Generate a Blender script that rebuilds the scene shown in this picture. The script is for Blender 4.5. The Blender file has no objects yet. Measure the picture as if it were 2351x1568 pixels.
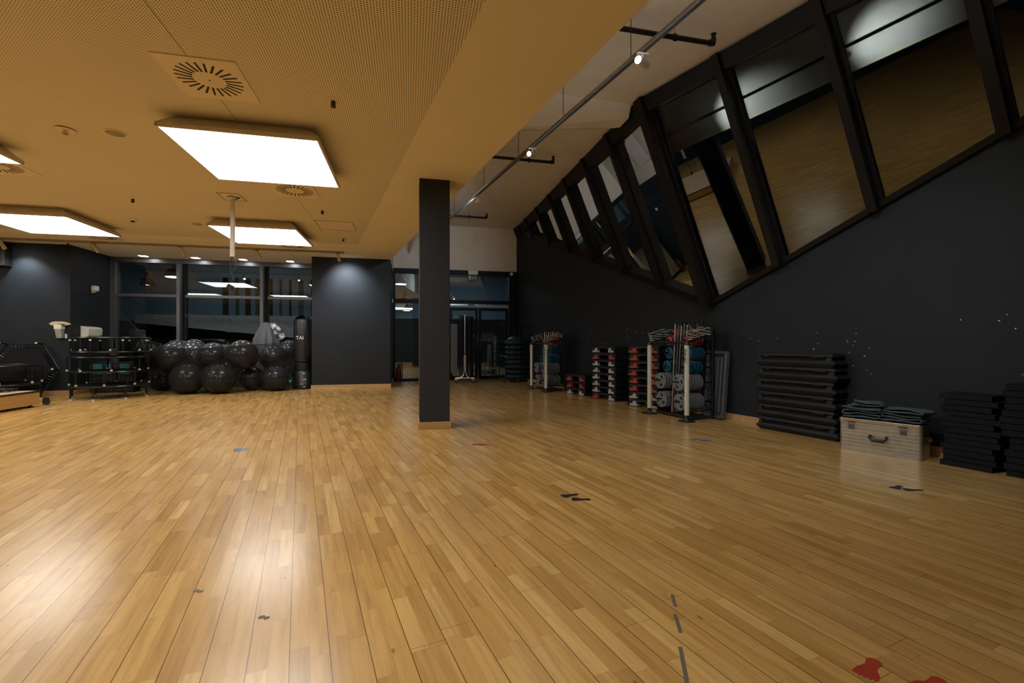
import bpy, math, random
from mathutils import Vector, Matrix
random.seed(7)
PI = math.pi
sc = bpy.context.scene
# ------------------------------------------------------------ camera, world, exposure
HC = 1.05
cam = bpy.data.cameras.new('camera'); camo = bpy.data.objects.new('camera', cam)
sc.collection.objects.link(camo); sc.camera = camo
cam.sensor_width = 36; cam.lens = 36*1045/2351; cam.shift_y = 6/2351
cam.clip_start = .05; cam.clip_end = 200
camo.location = (0, 0, HC); camo.rotation_euler = (PI/2, 0, -math.radians(12.648))
w = bpy.data.worlds.new('night'); sc.world = w; w.use_nodes = True
w.node_tree.nodes['Background'].inputs[0].default_value = (.25, .35, .5, 1)
w.node_tree.nodes['Background'].inputs[1].default_value = .002
sc.view_settings.view_transform = 'Standard'; sc.view_settings.look = 'None'
sc.view_settings.gamma = 1; sc.view_settings.exposure = 0.0
sc.view_settings.use_curve_mapping = False
PANEL = 12.4          # radiance of the ceiling light panels
PANEL_COL = (1, .96, .89)
SPOT_COL = (.80, .90, 1)

# ------------------------------------------------------------ materials
class NT:
    def __init__(s, name):
        s.m = bpy.data.materials.new(name); s.m.use_nodes = True; s.t = s.m.node_tree
        s.b = s.t.nodes['Principled BSDF']
    def n(s, ty, **k):
        x = s.t.nodes.new(ty)
        for a, v in k.items(): setattr(x, a, v)
        return x
    def l(s, a, b): s.t.links.new(a, b)
    def put(s, inp, v):
        if hasattr(v, 'is_linked') or isinstance(v, bpy.types.NodeSocket): s.l(v, inp)
        else: inp.default_value = v
    def M(s, op, a, b=None, c=None):
        x = s.n('ShaderNodeMath', operation=op)
        s.put(x.inputs[0], a)
        if b is not None: s.put(x.inputs[1], b)
        if c is not None: s.put(x.inputs[2], c)
        return x.outputs[0]
    def mix(s, f, a, b, mode='MIX'):
        x = s.n('ShaderNodeMix', data_type='RGBA', blend_type=mode)
        s.put(x.inputs[0], f); s.put(x.inputs[6], a if not isinstance(a, tuple) else (*a[:3], 1)); s.put(x.inputs[7], b if not isinstance(b, tuple) else (*b[:3], 1))
        return x.outputs[2]
    def comb(s, x, y, z=0.):
        c = s.n('ShaderNodeCombineXYZ'); s.put(c.inputs[0], x); s.put(c.inputs[1], y); s.put(c.inputs[2], z); return c.outputs[0]
    def noise(s, vec, scale, detail=3, rough=.5):
        x = s.n('ShaderNodeTexNoise'); x.inputs['Scale'].default_value = scale; x.inputs['Detail'].default_value = detail
        x.inputs['Roughness'].default_value = rough
        if vec is not None: s.l(vec, x.inputs['Vector'])
        return x.outputs[0]
    def ramp(s, f, stops):
        x = s.n('ShaderNodeValToRGB'); e = x.color_ramp.elements
        e.remove(e[1]); e[0].position = stops[0][0]; e[0].color = (*stops[0][1], 1)
        for p, c in stops[1:]: q = e.new(p); q.color = (*c, 1)
        s.put(x.inputs[0], f); return x.outputs[0]

def mat(name, col, rough=.5, metal=0., var=.12, scale=12, bump=0., bscale=60, coat=0., spec=.5):
    t = NT(name); co = t.n('ShaderNodeTexCoord').outputs['Object']
    f = t.noise(co, scale)
    a = tuple(max(0, c*(1-var)) for c in col); b = tuple(min(1, c*(1+var)) for c in col)
    t.l(t.ramp(f, [(.3, a), (.7, b)]), t.b.inputs['Base Color'])
    t.b.inputs['Roughness'].default_value = rough; t.b.inputs['Metallic'].default_value = metal
    t.b.inputs['Coat Weight'].default_value = coat; t.b.inputs['Specular IOR Level'].default_value = spec
    if bump:
        bn = t.n('ShaderNodeBump'); bn.inputs['Strength'].default_value = bump; bn.inputs['Distance'].default_value = .01
        t.l(t.noise(co, bscale, 4), bn.inputs['Height']); t.l(bn.outputs[0], t.b.inputs['Normal'])
    return t.m

def emis(name, col, s):
    t = NT(name); t.b.inputs['Base Color'].default_value = (.8, .8, .8, 1)
    t.b.inputs['Emission Color'].default_value = (*col, 1); t.b.inputs['Emission Strength'].default_value = s
    return t.m

def glass(name, refl, tint, rough=0.):
    t = NT(name); t.t.nodes.remove(t.b)
    out = [n for n in t.t.nodes if n.type == 'OUTPUT_MATERIAL'][0]
    tr = t.n('ShaderNodeBsdfTransparent'); tr.inputs[0].default_value = (*tint, 1)
    gl = t.n('ShaderNodeBsdfGlossy'); gl.inputs['Roughness'].default_value = rough; gl.inputs['Color'].default_value = (.95, 1, 1, 1)
    fr = t.n('ShaderNodeFresnel'); fr.inputs[0].default_value = 1.45
    f = t.M('MINIMUM', t.M('ADD', t.M('MULTIPLY', fr.outputs[0], 1.4), refl), 1.)
    mx = t.n('ShaderNodeMixShader'); t.l(f, mx.inputs[0]); t.l(tr.outputs[0], mx.inputs[1]); t.l(gl.outputs[0], mx.inputs[2])
    t.l(mx.outputs[0], out.inputs[0]); return t.m

def floor_mat():
    t = NT('oak_strip_floor'); co = t.n('ShaderNodeTexCoord').outputs['Object']
    sp = t.n('ShaderNodeSeparateXYZ'); t.l(co, sp.inputs[0]); X, Y = sp.outputs[0], sp.outputs[1]
    a = math.radians(12.3)
    v = t.M('ADD', t.M('MULTIPLY', X, -math.sin(a)), t.M('MULTIPLY', Y, math.cos(a)))
    u = t.M('ADD', t.M('MULTIPLY', X, math.cos(a)), t.M('MULTIPLY', Y, math.sin(a)))
    u = t.M('ADD', u, 50.033)
    su = t.M('DIVIDE', u, .0625); i = t.M('FLOOR', su); fu = t.M('FRACT', su)
    sb = t.M('DIVIDE', u, .125); bi = t.M('FLOOR', sb); fb = t.M('FRACT', sb)
    wn = t.n('ShaderNodeTexWhiteNoise', noise_dimensions='1D'); t.l(i, wn.inputs['W'])
    wb = t.n('ShaderNodeTexWhiteNoise', noise_dimensions='1D'); t.l(t.M('ADD', bi, .5), wb.inputs['W'])
    L = t.M('ADD', t.M('MULTIPLY', wn.outputs[0], .25), .3)
    sv = t.M('DIVIDE', t.M('ADD', v, t.M('MULTIPLY', wn.outputs[0], 17.3)), L)
    j = t.M('FLOOR', sv); fv = t.M('FRACT', sv)
    bl = t.M('DIVIDE', t.M('ADD', v, t.M('MULTIPLY', wb.outputs[0], 9.1)), 1.9); fbl = t.M('FRACT', bl)
    w2 = t.n('ShaderNodeTexWhiteNoise', noise_dimensions='2D'); t.l(t.comb(i, j), w2.inputs['Vector'])
    r = w2.outputs[0]
    base = t.ramp(r, [(0, (.42, .24, .073)), (.2, (.49, .29, .090)), (.6, (.53, .32, .103)), (.9, (.57, .355, .122)), (1, (.61, .40, .15))])
    gv = t.comb(t.M('MULTIPLY', u, 38), t.M('MULTIPLY', v, 2.2), t.M('MULTIPLY', r, 40))
    g = t.noise(gv, 1, 5, .65)
    base = t.mix(.5, base, t.ramp(g, [(.3, (.5, .42, .36)), (.55, (1, 1, 1)), (.75, (1, .97, .9))]), 'MULTIPLY')
    gv2 = t.comb(t.M('MULTIPLY', u, 9), t.M('MULTIPLY', v, .9), t.M('MULTIPLY', r, 90))
    base = t.mix(.35, base, t.ramp(t.noise(gv2, 1, 3), [(.35, (.66, .58, .5)), (.6, (1, 1, 1))]), 'MULTIPLY')
    # knots
    vo = t.n('ShaderNodeTexVoronoi'); t.l(t.comb(t.M('MULTIPLY', u, 9.), t.M('MULTIPLY', v, 4.)), vo.inputs['Vector']); vo.inputs['Scale'].default_value = 1
    sp2 = t.n('ShaderNodeSeparateColor'); t.l(vo.outputs['Color'], sp2.inputs[0])
    kn = t.M('MULTIPLY', t.M('GREATER_THAN', sp2.outputs[0], .70), t.M('LESS_THAN', t.M('ADD', vo.outputs['Distance'], t.M('MULTIPLY', t.noise(co, 60), .06)), .085))
    base = t.mix(t.M('MULTIPLY', kn, .55), base, (.10, .05, .02))
    v2 = t.n('ShaderNodeTexVoronoi'); t.l(t.comb(t.M('MULTIPLY', u, 24.), t.M('MULTIPLY', v, 14.)), v2.inputs['Vector']); v2.inputs['Scale'].default_value = 1
    sp3 = t.n('ShaderNodeSeparateColor'); t.l(v2.outputs['Color'], sp3.inputs[0])
    kn2 = t.M('MULTIPLY', t.M('GREATER_THAN', sp3.outputs[0], .72), t.M('LESS_THAN', v2.outputs['Distance'], .05))
    base = t.mix(t.M('MULTIPLY', kn2, .55), base, (.12, .06, .025))
    # greyish cast patches, partly lamp tint put into the wood colour
    base = t.mix(t.M('MULTIPLY', t.ramp(t.noise(co, .55, 3), [(.5, (0, 0, 0)), (.7, (1, 1, 1))]), .25), base, (.34, .27, .15))
    # joints
    def edge(f, width, per): return t.M('LESS_THAN', t.M('MULTIPLY', t.M('MINIMUM', f, t.M('SUBTRACT', 1, f)), per), width)
    e1 = edge(fb, .0014, .125); e2 = edge(fbl, .0009, 1.9); e3 = edge(fu, .0004, .0625); e4 = t.M('LESS_THAN', t.M('MULTIPLY', t.M('MINIMUM', fv, t.M('SUBTRACT', 1, fv)), L), .0006)
    dk = t.M('MAXIMUM', t.M('MULTIPLY', e1, .93), t.M('MULTIPLY', e2, .8)); lt = t.M('MULTIPLY', t.M('MAXIMUM', e3, e4), .45)
    base = t.mix(t.M('MAXIMUM', dk, lt), base, (.05, .025, .01))
    t.l(base, t.b.inputs['Base Color'])
    t.b.inputs['Roughness'].default_value = .235
    bn = t.n('ShaderNodeBump'); bn.inputs['Strength'].default_value = .06; bn.inputs['Distance'].default_value = .004
    h = t.noise(co, 7, 2)
    t.l(h, bn.inputs['Height']); t.l(bn.outputs[0], t.b.inputs['Normal'])
    return t.m

def perf_mat(col):
    t = NT('perforated_ceiling_board'); co = t.n('ShaderNodeTexCoord').outputs['Object']
    sp = t.n('ShaderNodeSeparateXYZ'); t.l(co, sp.inputs[0])
    p = .0185
    fx = t.M('SUBTRACT', t.M('FRACT', t.M('DIVIDE', sp.outputs[0], p)), .5); fy = t.M('SUBTRACT', t.M('FRACT', t.M('DIVIDE', sp.outputs[1], p)), .5)
    d = t.M('SQRT', t.M('ADD', t.M('MULTIPLY', fx, fx), t.M('MULTIPLY', fy, fy)))
    hole = t.ramp(d, [(.22, (1, 1, 1)), (.30, (0, 0, 0))])
    c = t.mix(t.noise(co, .8), tuple(x*.94 for x in col), tuple(x*1.05 for x in col))
    t.l(t.mix(hole, c, tuple(x*.14 for x in col)), t.b.inputs['Base Color']); t.b.inputs['Roughness'].default_value = .8
    return t.m

def wood(name, col, vec=(2, 30, 30), rough=.4):
    t = NT(name); co = t.n('ShaderNodeTexCoord').outputs['Object']
    mp = t.n('ShaderNodeMapping'); mp.inputs['Scale'].default_value = vec; t.l(co, mp.inputs[0])
    f = t.noise(mp.outputs[0], 1, 5, .6)
    t.l(t.ramp(f, [(.3, tuple(c*.7 for c in col)), (.7, tuple(c*1.15 for c in col))]), t.b.inputs['Base Color']); t.b.inputs['Roughness'].default_value = rough
    return t.m

CEIL = (.80, .70, .47)
M = dict(
 floor=floor_mat(), perf=perf_mat(CEIL), ceil=mat('ceiling_paint_cream', CEIL, .8, var=.03, scale=1),
 white=mat('concrete_white_paint', (.70, .63, .53), .85, var=.05, scale=3, bump=.25, bscale=25),
 ceil2=mat('ceiling_cream_spot_whitened', (.72, .66, .54), .8, var=.03, scale=1),  # same cream ceiling, white light of the spots put into its colour
 wall=mat('slate_black_paint', (.0125, .0155, .019), .6, spec=.25, var=.12, scale=2.5, bump=.08, bscale=90),
 column=mat('column_slate_paint', (.026, .031, .038), .65, spec=.3, var=.06, scale=3),
 base=wood('oak_skirting', (.50, .30, .12)), stage=wood('stage_plywood', (.42, .22, .07)), stagetop=wood('stage_top', (.55, .40, .26)),
 frame=mat('window_frame_dark', (.005, .005, .006), .5, .0, spec=.2, var=.1), frame2=mat('window_frame_grey', (.12, .125, .13), .35, .4, var=.08),
 mull=mat('mullion_brown_black', (.010, .008, .007), .5, .0, spec=.15, var=.15),
 pane=glass('night_window_glass', .0, (.85, .9, .92)), sky=glass('sloped_window_glass', .02, (.6, .65, .65)), mirror=glass('door_glass', .15, (.7, .75, .78)),
 black=mat('black_plastic', (.012, .012, .013), .4, var=.2), blackm=mat('black_painted_steel', (.012, .012, .013), .25, .2, var=.2),
 rubber=mat('black_rubber_ball', (.045, .045, .047), .22, var=.15, scale=4, coat=.6), foam=mat('black_foam', (.008, .008, .009), .85, spec=.2, var=.25, scale=20, bump=.2, bscale=200),
 leather=mat('black_vinyl', (.012, .012, .012), .35, var=.2, bump=.1, bscale=40), cloth_b=mat('black_cloth', (.008, .008, .008), .9),
 steel=mat('brushed_steel', (.62, .6, .56), .28, 1., var=.1), chrome=mat('chrome', (.8, .8, .8), .12, 1., var=.03),
 cap=mat('grey_rubber_cap', (.45, .43, .36), .6), fixture=mat('lamp_housing_bronze_grey', (.62, .58, .52), .45, .3, var=.05),
 vent=mat('vent_plate_cream', (.74, .62, .40), .5, var=.03), slot=mat('vent_slot_black', (.01, .01, .01), .7), spk=mat('speaker_grille', (.30, .25, .15), .6),
 brass=mat('sprinkler_bronze', (.06, .04, .025), .4, .5), tube=mat('white_plastic_conduit', (.65, .62, .55), .5, var=.05), lampb=mat('cream_lamp_body', (.55, .46, .30), .4, var=.05),
 whitep=mat('white_plastic', (.7, .68, .62), .4, var=.04), tissue=mat('crumpled_brown_cloth', (.45, .34, .2), .9, bump=.5, bscale=30),
 grey=mat('grey_plate_coating', (.15, .15, .155), .5, var=.12, scale=20), blue=mat('teal_plate_coating', (.006, .065, .11), .42, var=.1), pink=mat('coral_plate_coating', (.30, .045, .05), .42, var=.1),
 post=mat('cream_powder_coat', (.58, .54, .43), .4, var=.04), collar=mat('pale_collar', (.30, .32, .27), .5, var=.1),
 stepb=mat('step_black_plastic', (.011, .011, .012), .55, spec=.3, var=.2, bump=.1, bscale=120), red=mat('step_red_foot', (.36, .036, .017), .5, var=.06), lgrey=mat('step_grey_foot', (.38, .38, .36), .55, var=.06),
 board=mat('grey_step_board', (.075, .08, .08), .5, var=.15), alu=None, cloth=mat('teal_grey_fleece', (.062, .084, .082), .95, var=.15, scale=30, bump=.5, bscale=140),
 drape=mat('grey_drape', (.10, .10, .105), .9, var=.1, scale=20), dome=mat('dark_blue_dome', (.03, .055, .07), .3, var=.08), matg=mat('grey_mat_foam', (.10, .10, .095), .85, var=.1),
 net=mat('black_net_cord', (.006, .006, .006), .7), red2=mat('extinguisher_red', (.09, .005, .006), .3), sblue=mat('sticker_blue', (.03, .10, .22), .5), sblack=mat('sticker_navy_black', (.012, .014, .025), .5), sred=mat('sticker_red', (.32, .035, .015), .5),
 tape=mat('tape_residue_grey', (.12, .095, .07), .7), green=mat('sign_green', (.01, .10, .045), .4), swhite=mat('sign_white', (.6, .65, .6), .4),
 chip=mat('plaster_chip', (.7, .68, .6), .8), gband=mat('far_grey_parapet', (.45, .45, .45), .8), bluew=mat('far_blue_grey_wall', (.16, .24, .28), .8), fin=mat('far_green_grey', (.05, .10, .085), .5), dark=mat('far_dark_wall', (.006, .006, .007), .7),
 basket=wood('wicker', (.28, .14, .05), (60, 60, 60)), cable=mat('olive_cable', (.25, .24, .12), .5), tealm=mat('teal_toy', (.02, .22, .22), .4), orange=mat('orange_wood_box', (.55, .25, .04), .5), ivory=mat('lettering_white', (.75, .75, .7), .5),
 panel=emis('panel_diffuser', PANEL_COL, PANEL), panel_dim=emis('panel_diffuser_dimmed', PANEL_COL, PANEL*.72), down=emis('downlight_glow', (.95, .97, 1), 45), lens=emis('spot_lens_glow', (.93, .97, 1), 160), pend=emis('pendant_glow', (.85, .93, 1), 6),
)
def alu_mat():
    t = NT('ribbed_aluminium'); co = t.n('ShaderNodeTexCoord').outputs['Object']
    sp = t.n('ShaderNodeSeparateXYZ'); t.l(co, sp.inputs[0])
    f = t.M('FRACT', t.M('DIVIDE', sp.outputs[2], .034))
    h = t.M('LESS_THAN', f, .13)
    t.l(t.mix(h, t.ramp(t.noise(co, 14, 4), [(.35, (.40, .37, .31)), (.7, (.52, .49, .42))]), (.75, .72, .62)), t.b.inputs['Base Color'])
    t.b.inputs['Metallic'].default_value = .85; t.b.inputs['Roughness'].default_value = .38
    bn = t.n('ShaderNodeBump'); bn.inputs['Strength'].default_value = .5; bn.inputs['Distance'].default_value = .003
    t.l(h, bn.inputs['Height']); t.l(bn.outputs[0], t.b.inputs['Normal']); return t.m
M['alu'] = alu_mat()
def camo_mat():
    t = NT('camouflage_fabric'); co = t.n('ShaderNodeTexCoord').outputs['Object']
    t.l(t.ramp(t.noise(co, 9, 1), [(.44, (.05, .05, .05)), (.46, (.25, .25, .25)), (.54, (.26, .26, .26)), (.56, (.6, .6, .58))]), t.b.inputs['Base Color']); t.b.inputs['Roughness'].default_value = .9
    return t.m
M['camo'] = camo_mat()

# ------------------------------------------------------------ mesh building
class MB:
    def __init__(s): s.v = []; s.f = []
    def add(s, vs, fs, T=None):
        o = len(s.v)
        for p in vs: s.v.append(tuple(T @ Vector(p)) if T is not None else tuple(p))
        s.f += [tuple(i+o for i in f) for f in fs]; return s
    def box(s, x0, x1, y0, y1, z0, z1, T=None):
        return s.add([(x0, y0, z0), (x1, y0, z0), (x1, y1, z0), (x0, y1, z0), (x0, y0, z1), (x1, y0, z1), (x1, y1, z1), (x0, y1, z1)],
                     [(3, 2, 1, 0), (4, 5, 6, 7), (0, 1, 5, 4), (1, 2, 6, 5), (2, 3, 7, 6), (3, 0, 4, 7)], T)
    def frustum(s, a, z0, b, z1, T=None):   # a, b = (x0,x1,y0,y1)
        vs = [(a[0], a[2], z0), (a[1], a[2], z0), (a[1], a[3], z0), (a[0], a[3], z0), (b[0], b[2], z1), (b[1], b[2], z1), (b[1], b[3], z1), (b[0], b[3], z1)]
        return s.add(vs, [(3, 2, 1, 0), (4, 5, 6, 7), (0, 1, 5, 4), (1, 2, 6, 5), (2, 3, 7, 6), (3, 0, 4, 7)], T)
    def prism(s, poly, z0, z1, T=None):
        n = len(poly); vs = [(x, y, z0) for x, y in poly]+[(x, y, z1) for x, y in poly]
        return s.add(vs, [tuple(range(n-1, -1, -1)), tuple(range(n, 2*n))]+[(i, (i+1) % n, n+(i+1) % n, n+i) for i in range(n)], T)
    def prism3(s, pts, d):                  # 3D polygon extruded by a vector
        n = len(pts); d = Vector(d); vs = [tuple(p) for p in pts]+[tuple(Vector(p)+d) for p in pts]
        return s.add(vs, [tuple(range(n-1, -1, -1)), tuple(range(n, 2*n))]+[(i, (i+1) % n, n+(i+1) % n, n+i) for i in range(n)])
    def tube(s, pts, r, n=8, closed=False):
        pts = [Vector(p) for p in pts]; k = len(pts); rs = r if isinstance(r, (list, tuple)) else [r]*k
        rings = []; up = None
        for i, p in enumerate(pts):
            a = pts[(i-1) % k] if (closed or i) else p; b = pts[(i+1) % k] if (closed or i < k-1) else p
            d = (b-a).normalized() if (b-a).length > 1e-9 else Vector((0, 0, 1))
            if up is None: up = Vector((0, 0, 1)) if abs(d.z) < .9 else Vector((1, 0, 0))
            x = d.cross(up).normalized(); y = x.cross(d).normalized(); up = y
            rings.append([tuple(p+(x*math.cos(2*PI*j/n)+y*math.sin(2*PI*j/n))*rs[i]) for j in range(n)])
        fs = []; m = k if closed else k-1
        for i in range(m):
            for j in range(n): fs.append((i*n+j, i*n+(j+1) % n, ((i+1) % k)*n+(j+1) % n, ((i+1) % k)*n+j))
        if not closed: fs += [tuple(range(n-1, -1, -1)), tuple((k-1)*n+j for j in range(n))]
        return s.add([q for g in rings for q in g], fs)
    def cyl(s, a, b, r, n=16, r2=None): return s.tube([a, b], [r, r if r2 is None else r2], n)
    def lathe(s, prof, n=32, T=None):
        vs = []; fs = []; k = len(prof)
        for r, z in prof: vs += [(r*math.cos(2*PI*j/n), r*math.sin(2*PI*j/n), z) for j in range(n)]
        for i in range(k-1):
            for j in range(n): fs.append((i*n+j, i*n+(j+1) % n, (i+1)*n+(j+1) % n, (i+1)*n+j))
        fs += [tuple(range(n-1, -1, -1)), tuple((k-1)*n+j for j in range(n))]
        return s.add(vs, fs, T)
    def build(s, name, m, parent=None, smooth=False, bevel=0., seg=2, loc=None):
        me = bpy.data.meshes.new(name); me.from_pydata(s.v, [], s.f); me.materials.append(m); me.validate()
        o = bpy.data.objects.new(name, me); sc.collection.objects.link(o)
        if smooth:
            me.polygons.foreach_set('use_smooth', [True]*len(me.polygons)); me.set_sharp_from_angle(angle=math.radians(38))
        if parent: o.parent = parent
        if loc: o.location = loc
        if bevel:
            b = o.modifiers.new('bevel', 'BEVEL'); b.width = bevel; b.segments = seg; b.limit_method = 'ANGLE'; b.angle_limit = .6
        return o

def thing(name, label, cat, loc=(0, 0, 0), rz=0., group=None, rot=None):
    o = bpy.data.objects.new(name, None); sc.collection.objects.link(o); o.location = loc
    o.rotation_euler = rot if rot else (0, 0, rz); o['label'] = label; o['category'] = cat; o.empty_display_size = .1
    if group: o['group'] = group
    return o
def tag(o, label, cat, group=None):
    o['label'] = label; o['category'] = cat
    if group: o['group'] = group
    return o
def struct(o): o['kind'] = 'structure'; return o
def dup(root, loc=None, rot=None, label=None, group=None):
    r = root.copy(); sc.collection.objects.link(r)
    if loc is not None: r.location = loc
    if rot is not None: r.rotation_euler = rot
    if label: r['label'] = label
    if group: r['group'] = group
    for ch in list(root.children):
        c = ch.copy(); sc.collection.objects.link(c); c.parent = r
        for g in list(ch.children):
            d = g.copy(); sc.collection.objects.link(d); d.parent = c
    return r
def text(name, body, size, m, T, parent=None, ext=.001, mirror=False, align='CENTER'):
    cu = bpy.data.curves.new(name, 'FONT'); cu.body = body; cu.size = size; cu.extrude = ext; cu.align_x = align; cu.materials.append(m)
    o = bpy.data.objects.new(name, cu); sc.collection.objects.link(o)
    bpy.context.view_layer.update()
    me = bpy.data.meshes.new_from_object(o.evaluated_get(bpy.context.evaluated_depsgraph_get())); me.name = name
    bpy.data.objects.remove(o); o = bpy.data.objects.new(name, me); sc.collection.objects.link(o)
    if not me.materials: me.materials.append(m)
    if parent: o.parent = parent
    if mirror: T = T @ Matrix.Scale(-1, 4, (1, 0, 0))
    o.matrix_local = T; return o
ORD = ['first', 'second', 'third', 'fourth', 'fifth', 'sixth', 'seventh', 'eighth', 'ninth', 'tenth', 'eleventh', 'twelfth', 'thirteenth', 'fourteenth']
def Rz(a): return Matrix.Rotation(a, 4, 'Z')
def Rx(a): return Matrix.Rotation(a, 4, 'X')
def Ry(a): return Matrix.Rotation(a, 4, 'Y')
def Tr(x, y, z): return Matrix.Translation((x, y, z))

# ------------------------------------------------------------ room shell
ZL, ZH = 3.09, 4.489
def soff(y): return 1.388-.2065*(y-2.454)          # edge of the low ceiling
P1 = Vector((3.127, 13.3, ZH)); P2 = Vector((4.292, 5.825, 1.62)); T0 = Vector((3.2, 5.8, ZH)); P4 = Vector((5.827, -1.224, ZH))
YB = -.75
def slab(name, poly, z0, z1, m): return struct(MB().prism(poly, z0, z1).build(name, m))
slab('floor', [(-12, YB), (6.2, YB), (6.2, 24), (-12, 24)], -.1, 0, M['floor'])
pf = lambda y: soff(y)-.906
slab('ceiling', [(-12, YB), (pf(YB), YB), (pf(9.8), 9.8), (-12, 9.8)], ZL, ZL+.05, M['perf'])
slab('ceiling_smooth_border', [(pf(YB), YB), (soff(YB), YB), (soff(10.61), 10.61), (-12, 10.61), (-12, 9.8), (pf(9.8), 9.8)], ZL, ZL+.05, M['ceil'])
slab('ceiling_rear', [(-12, 10.61), (soff(10.61), 10.61), (soff(11.37), 11.37), (-2.228, 11.37), (-2.228, 12.5), (-12, 12.5)], ZL, ZL+.05, M['ceil2'])
slab('ceiling_high', [(soff(YB), YB), (5.65, YB), (3.2, 5.8), (3.13, 6.0), (3.13, 13.35), (-.46, 13.35), (-.46, 11.37), (soff(11.37), 11.37)], ZH, ZH+.1, M['white'])
# bulkhead face between low and high ceilings
struct(MB().prism([(soff(YB), YB), (soff(YB)-.08, YB), (soff(11.36)-.08, 11.36), (soff(11.36), 11.36)], ZL+.05, ZH, ).build('wall_bulkhead', M['white']))
# block at the rear, its recess and the left walls
struct(MB().box(-2.228, -.46, 11.36, 13.3, 0, ZL).build('wall_rear', M['wall']))
struct(MB().box(-.9, -.455, 11.36, 13.35, ZL, ZH).build('wall_rear_upper', M['white']))
struct(MB().box(-12, -6.8, 11.1, 12.6, 0, ZL).build('wall_left', M['wall']))
struct(MB().box(-12.1, -12, YB, 11.2, 0, ZL).build('wall_far_left', M['wall']))
struct(MB().box(-12, 6.2, YB-.1, YB, 0, 2.54).build('wall_back', M['wall']))
struct(MB().box(-12, 6.2, YB-.1, YB, 2.54, ZH).build('wall_back_upper', M['bluew']))
# white wall above the rear glazing
struct(MB().box(-.46, 3.14, 13.3, 13.45, 3.2, ZH).build('wall_rear_white', M['white']))
# right wall with its V-shaped opening: far piece, near piece
C0 = Vector((3.127, 13.3, 0)); W2 = Vector((4.292, 5.825, 0)); W4 = Vector((5.827, -1.224, 0))
struct(MB().prism3([C0, W2, P2, P1], (.12, 0, 0)).build('wall_right', M['wall']))
struct(MB().prism3([W2, W4, P4, P2], (.12, .02, 0)).build('wall_right_near', M['wall']))
def skirt(name, a, b, nrm, h=.088, t=.016):
    a, b, n = Vector(a), Vector(b), Vector(nrm)*t
    return struct(MB().prism3([a, b, b+Vector((0, 0, h)), a+Vector((0, 0, h))], n).build(name, M['base']))
skirt('baseboard_right', C0, W2, (-.988, -.156, 0)); skirt('baseboard_right_near', W2, W4, (-.977, -.213, 0))
skirt('baseboard_rear', (-2.245, 11.36, 0), (-.445, 11.36, 0), (0, -1, 0), .095); skirt('baseboard_rear_side', (-.46, 11.36, 0), (-.46, 13.2, 0), (1, 0, 0), .095)
skirt('baseboard_left', (-12, 11.1, 0), (-6.8, 11.1, 0), (0, -1, 0), .1); skirt('baseboard_left_side', (-6.8, 11.085, 0), (-6.8, 12.4, 0), (1, 0, 0), .1)
# dropped concrete beam
struct(MB().add([(1.45, 5.93, ZH), (3.10, 6.0, ZH), (3.10, 6.08, 4.33), (1.2, 6.9, 4.33), (3.10, 6.37, 4.33), (3.10, 6.75, ZH), (1.2, 7.3, ZH), (1.2, 5.92, ZH)],
    [(7, 1, 2, 3), (3, 2, 4), (3, 4, 5, 6), (1, 5, 4, 2), (7, 6, 5, 1), (7, 3, 6)]).build('beam_ceiling', M['white']))
# plaster chips knocked out of the black paint
mb = MB(); random.seed(3)
def wallpt(px, z, near):   # px = distance along wall from the fold
    d = Vector((-.158, 1, 0)).normalized() if not near else Vector((.213, -.977, 0))
    n = Vector((-.988, -.156, 0)) if not near else Vector((-.977, -.213, 0))
    return W2+d*px+Vector((0, 0, z))+n*.0015, d, n
def chip(px, z, near, r):
    p, d, n = wallpt(px, z, near)
    k = random.randint(4, 6); poly = []
    for i in range(k):
        a = 2*PI*i/k+random.uniform(-.3, .3); q = r*random.uniform(.6, 1.2)
        poly.append(p+d*q*math.cos(a)+Vector((0, 0, q*math.sin(a))))
    mb.prism3(poly, n*.002)
for i in range(26): chip(random.gauss(1.7, .9) if i % 3 else random.gauss(3.2, .3), random.gauss(1.2, .13), False, random.uniform(.004, .009))
for i in range(30): chip(random.gauss(1.7, .25), random.gauss(.9, .15), True, random.uniform(.004, .010))
for px, z in ((3.0, 1.25), (3.05, 1.3), (3.1, 1.18), (2.75, 1.27), (1.0, 1.12), (.75, 1.09), (.62, 1.13)): chip(px, z, True, .007)
o = mb.build('paint_chip', M['chip']); o['kind'] = 'stuff'; tag(o, 'small white chips scattered in the black paint of the right wall', 'paint chips')

# square black column
t = thing('column', 'square slate-black column with oak skirting in the middle of the floor', 'column', (.30, 5.885, 0))
MB().box(-.185, .185, -.185, .185, 0, ZL).build('shaft', M['column'], t, bevel=.004)
MB().box(-.201, .201, -.201, .201, 0, .088).build('skirting', M['base'], t, bevel=.003)

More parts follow.
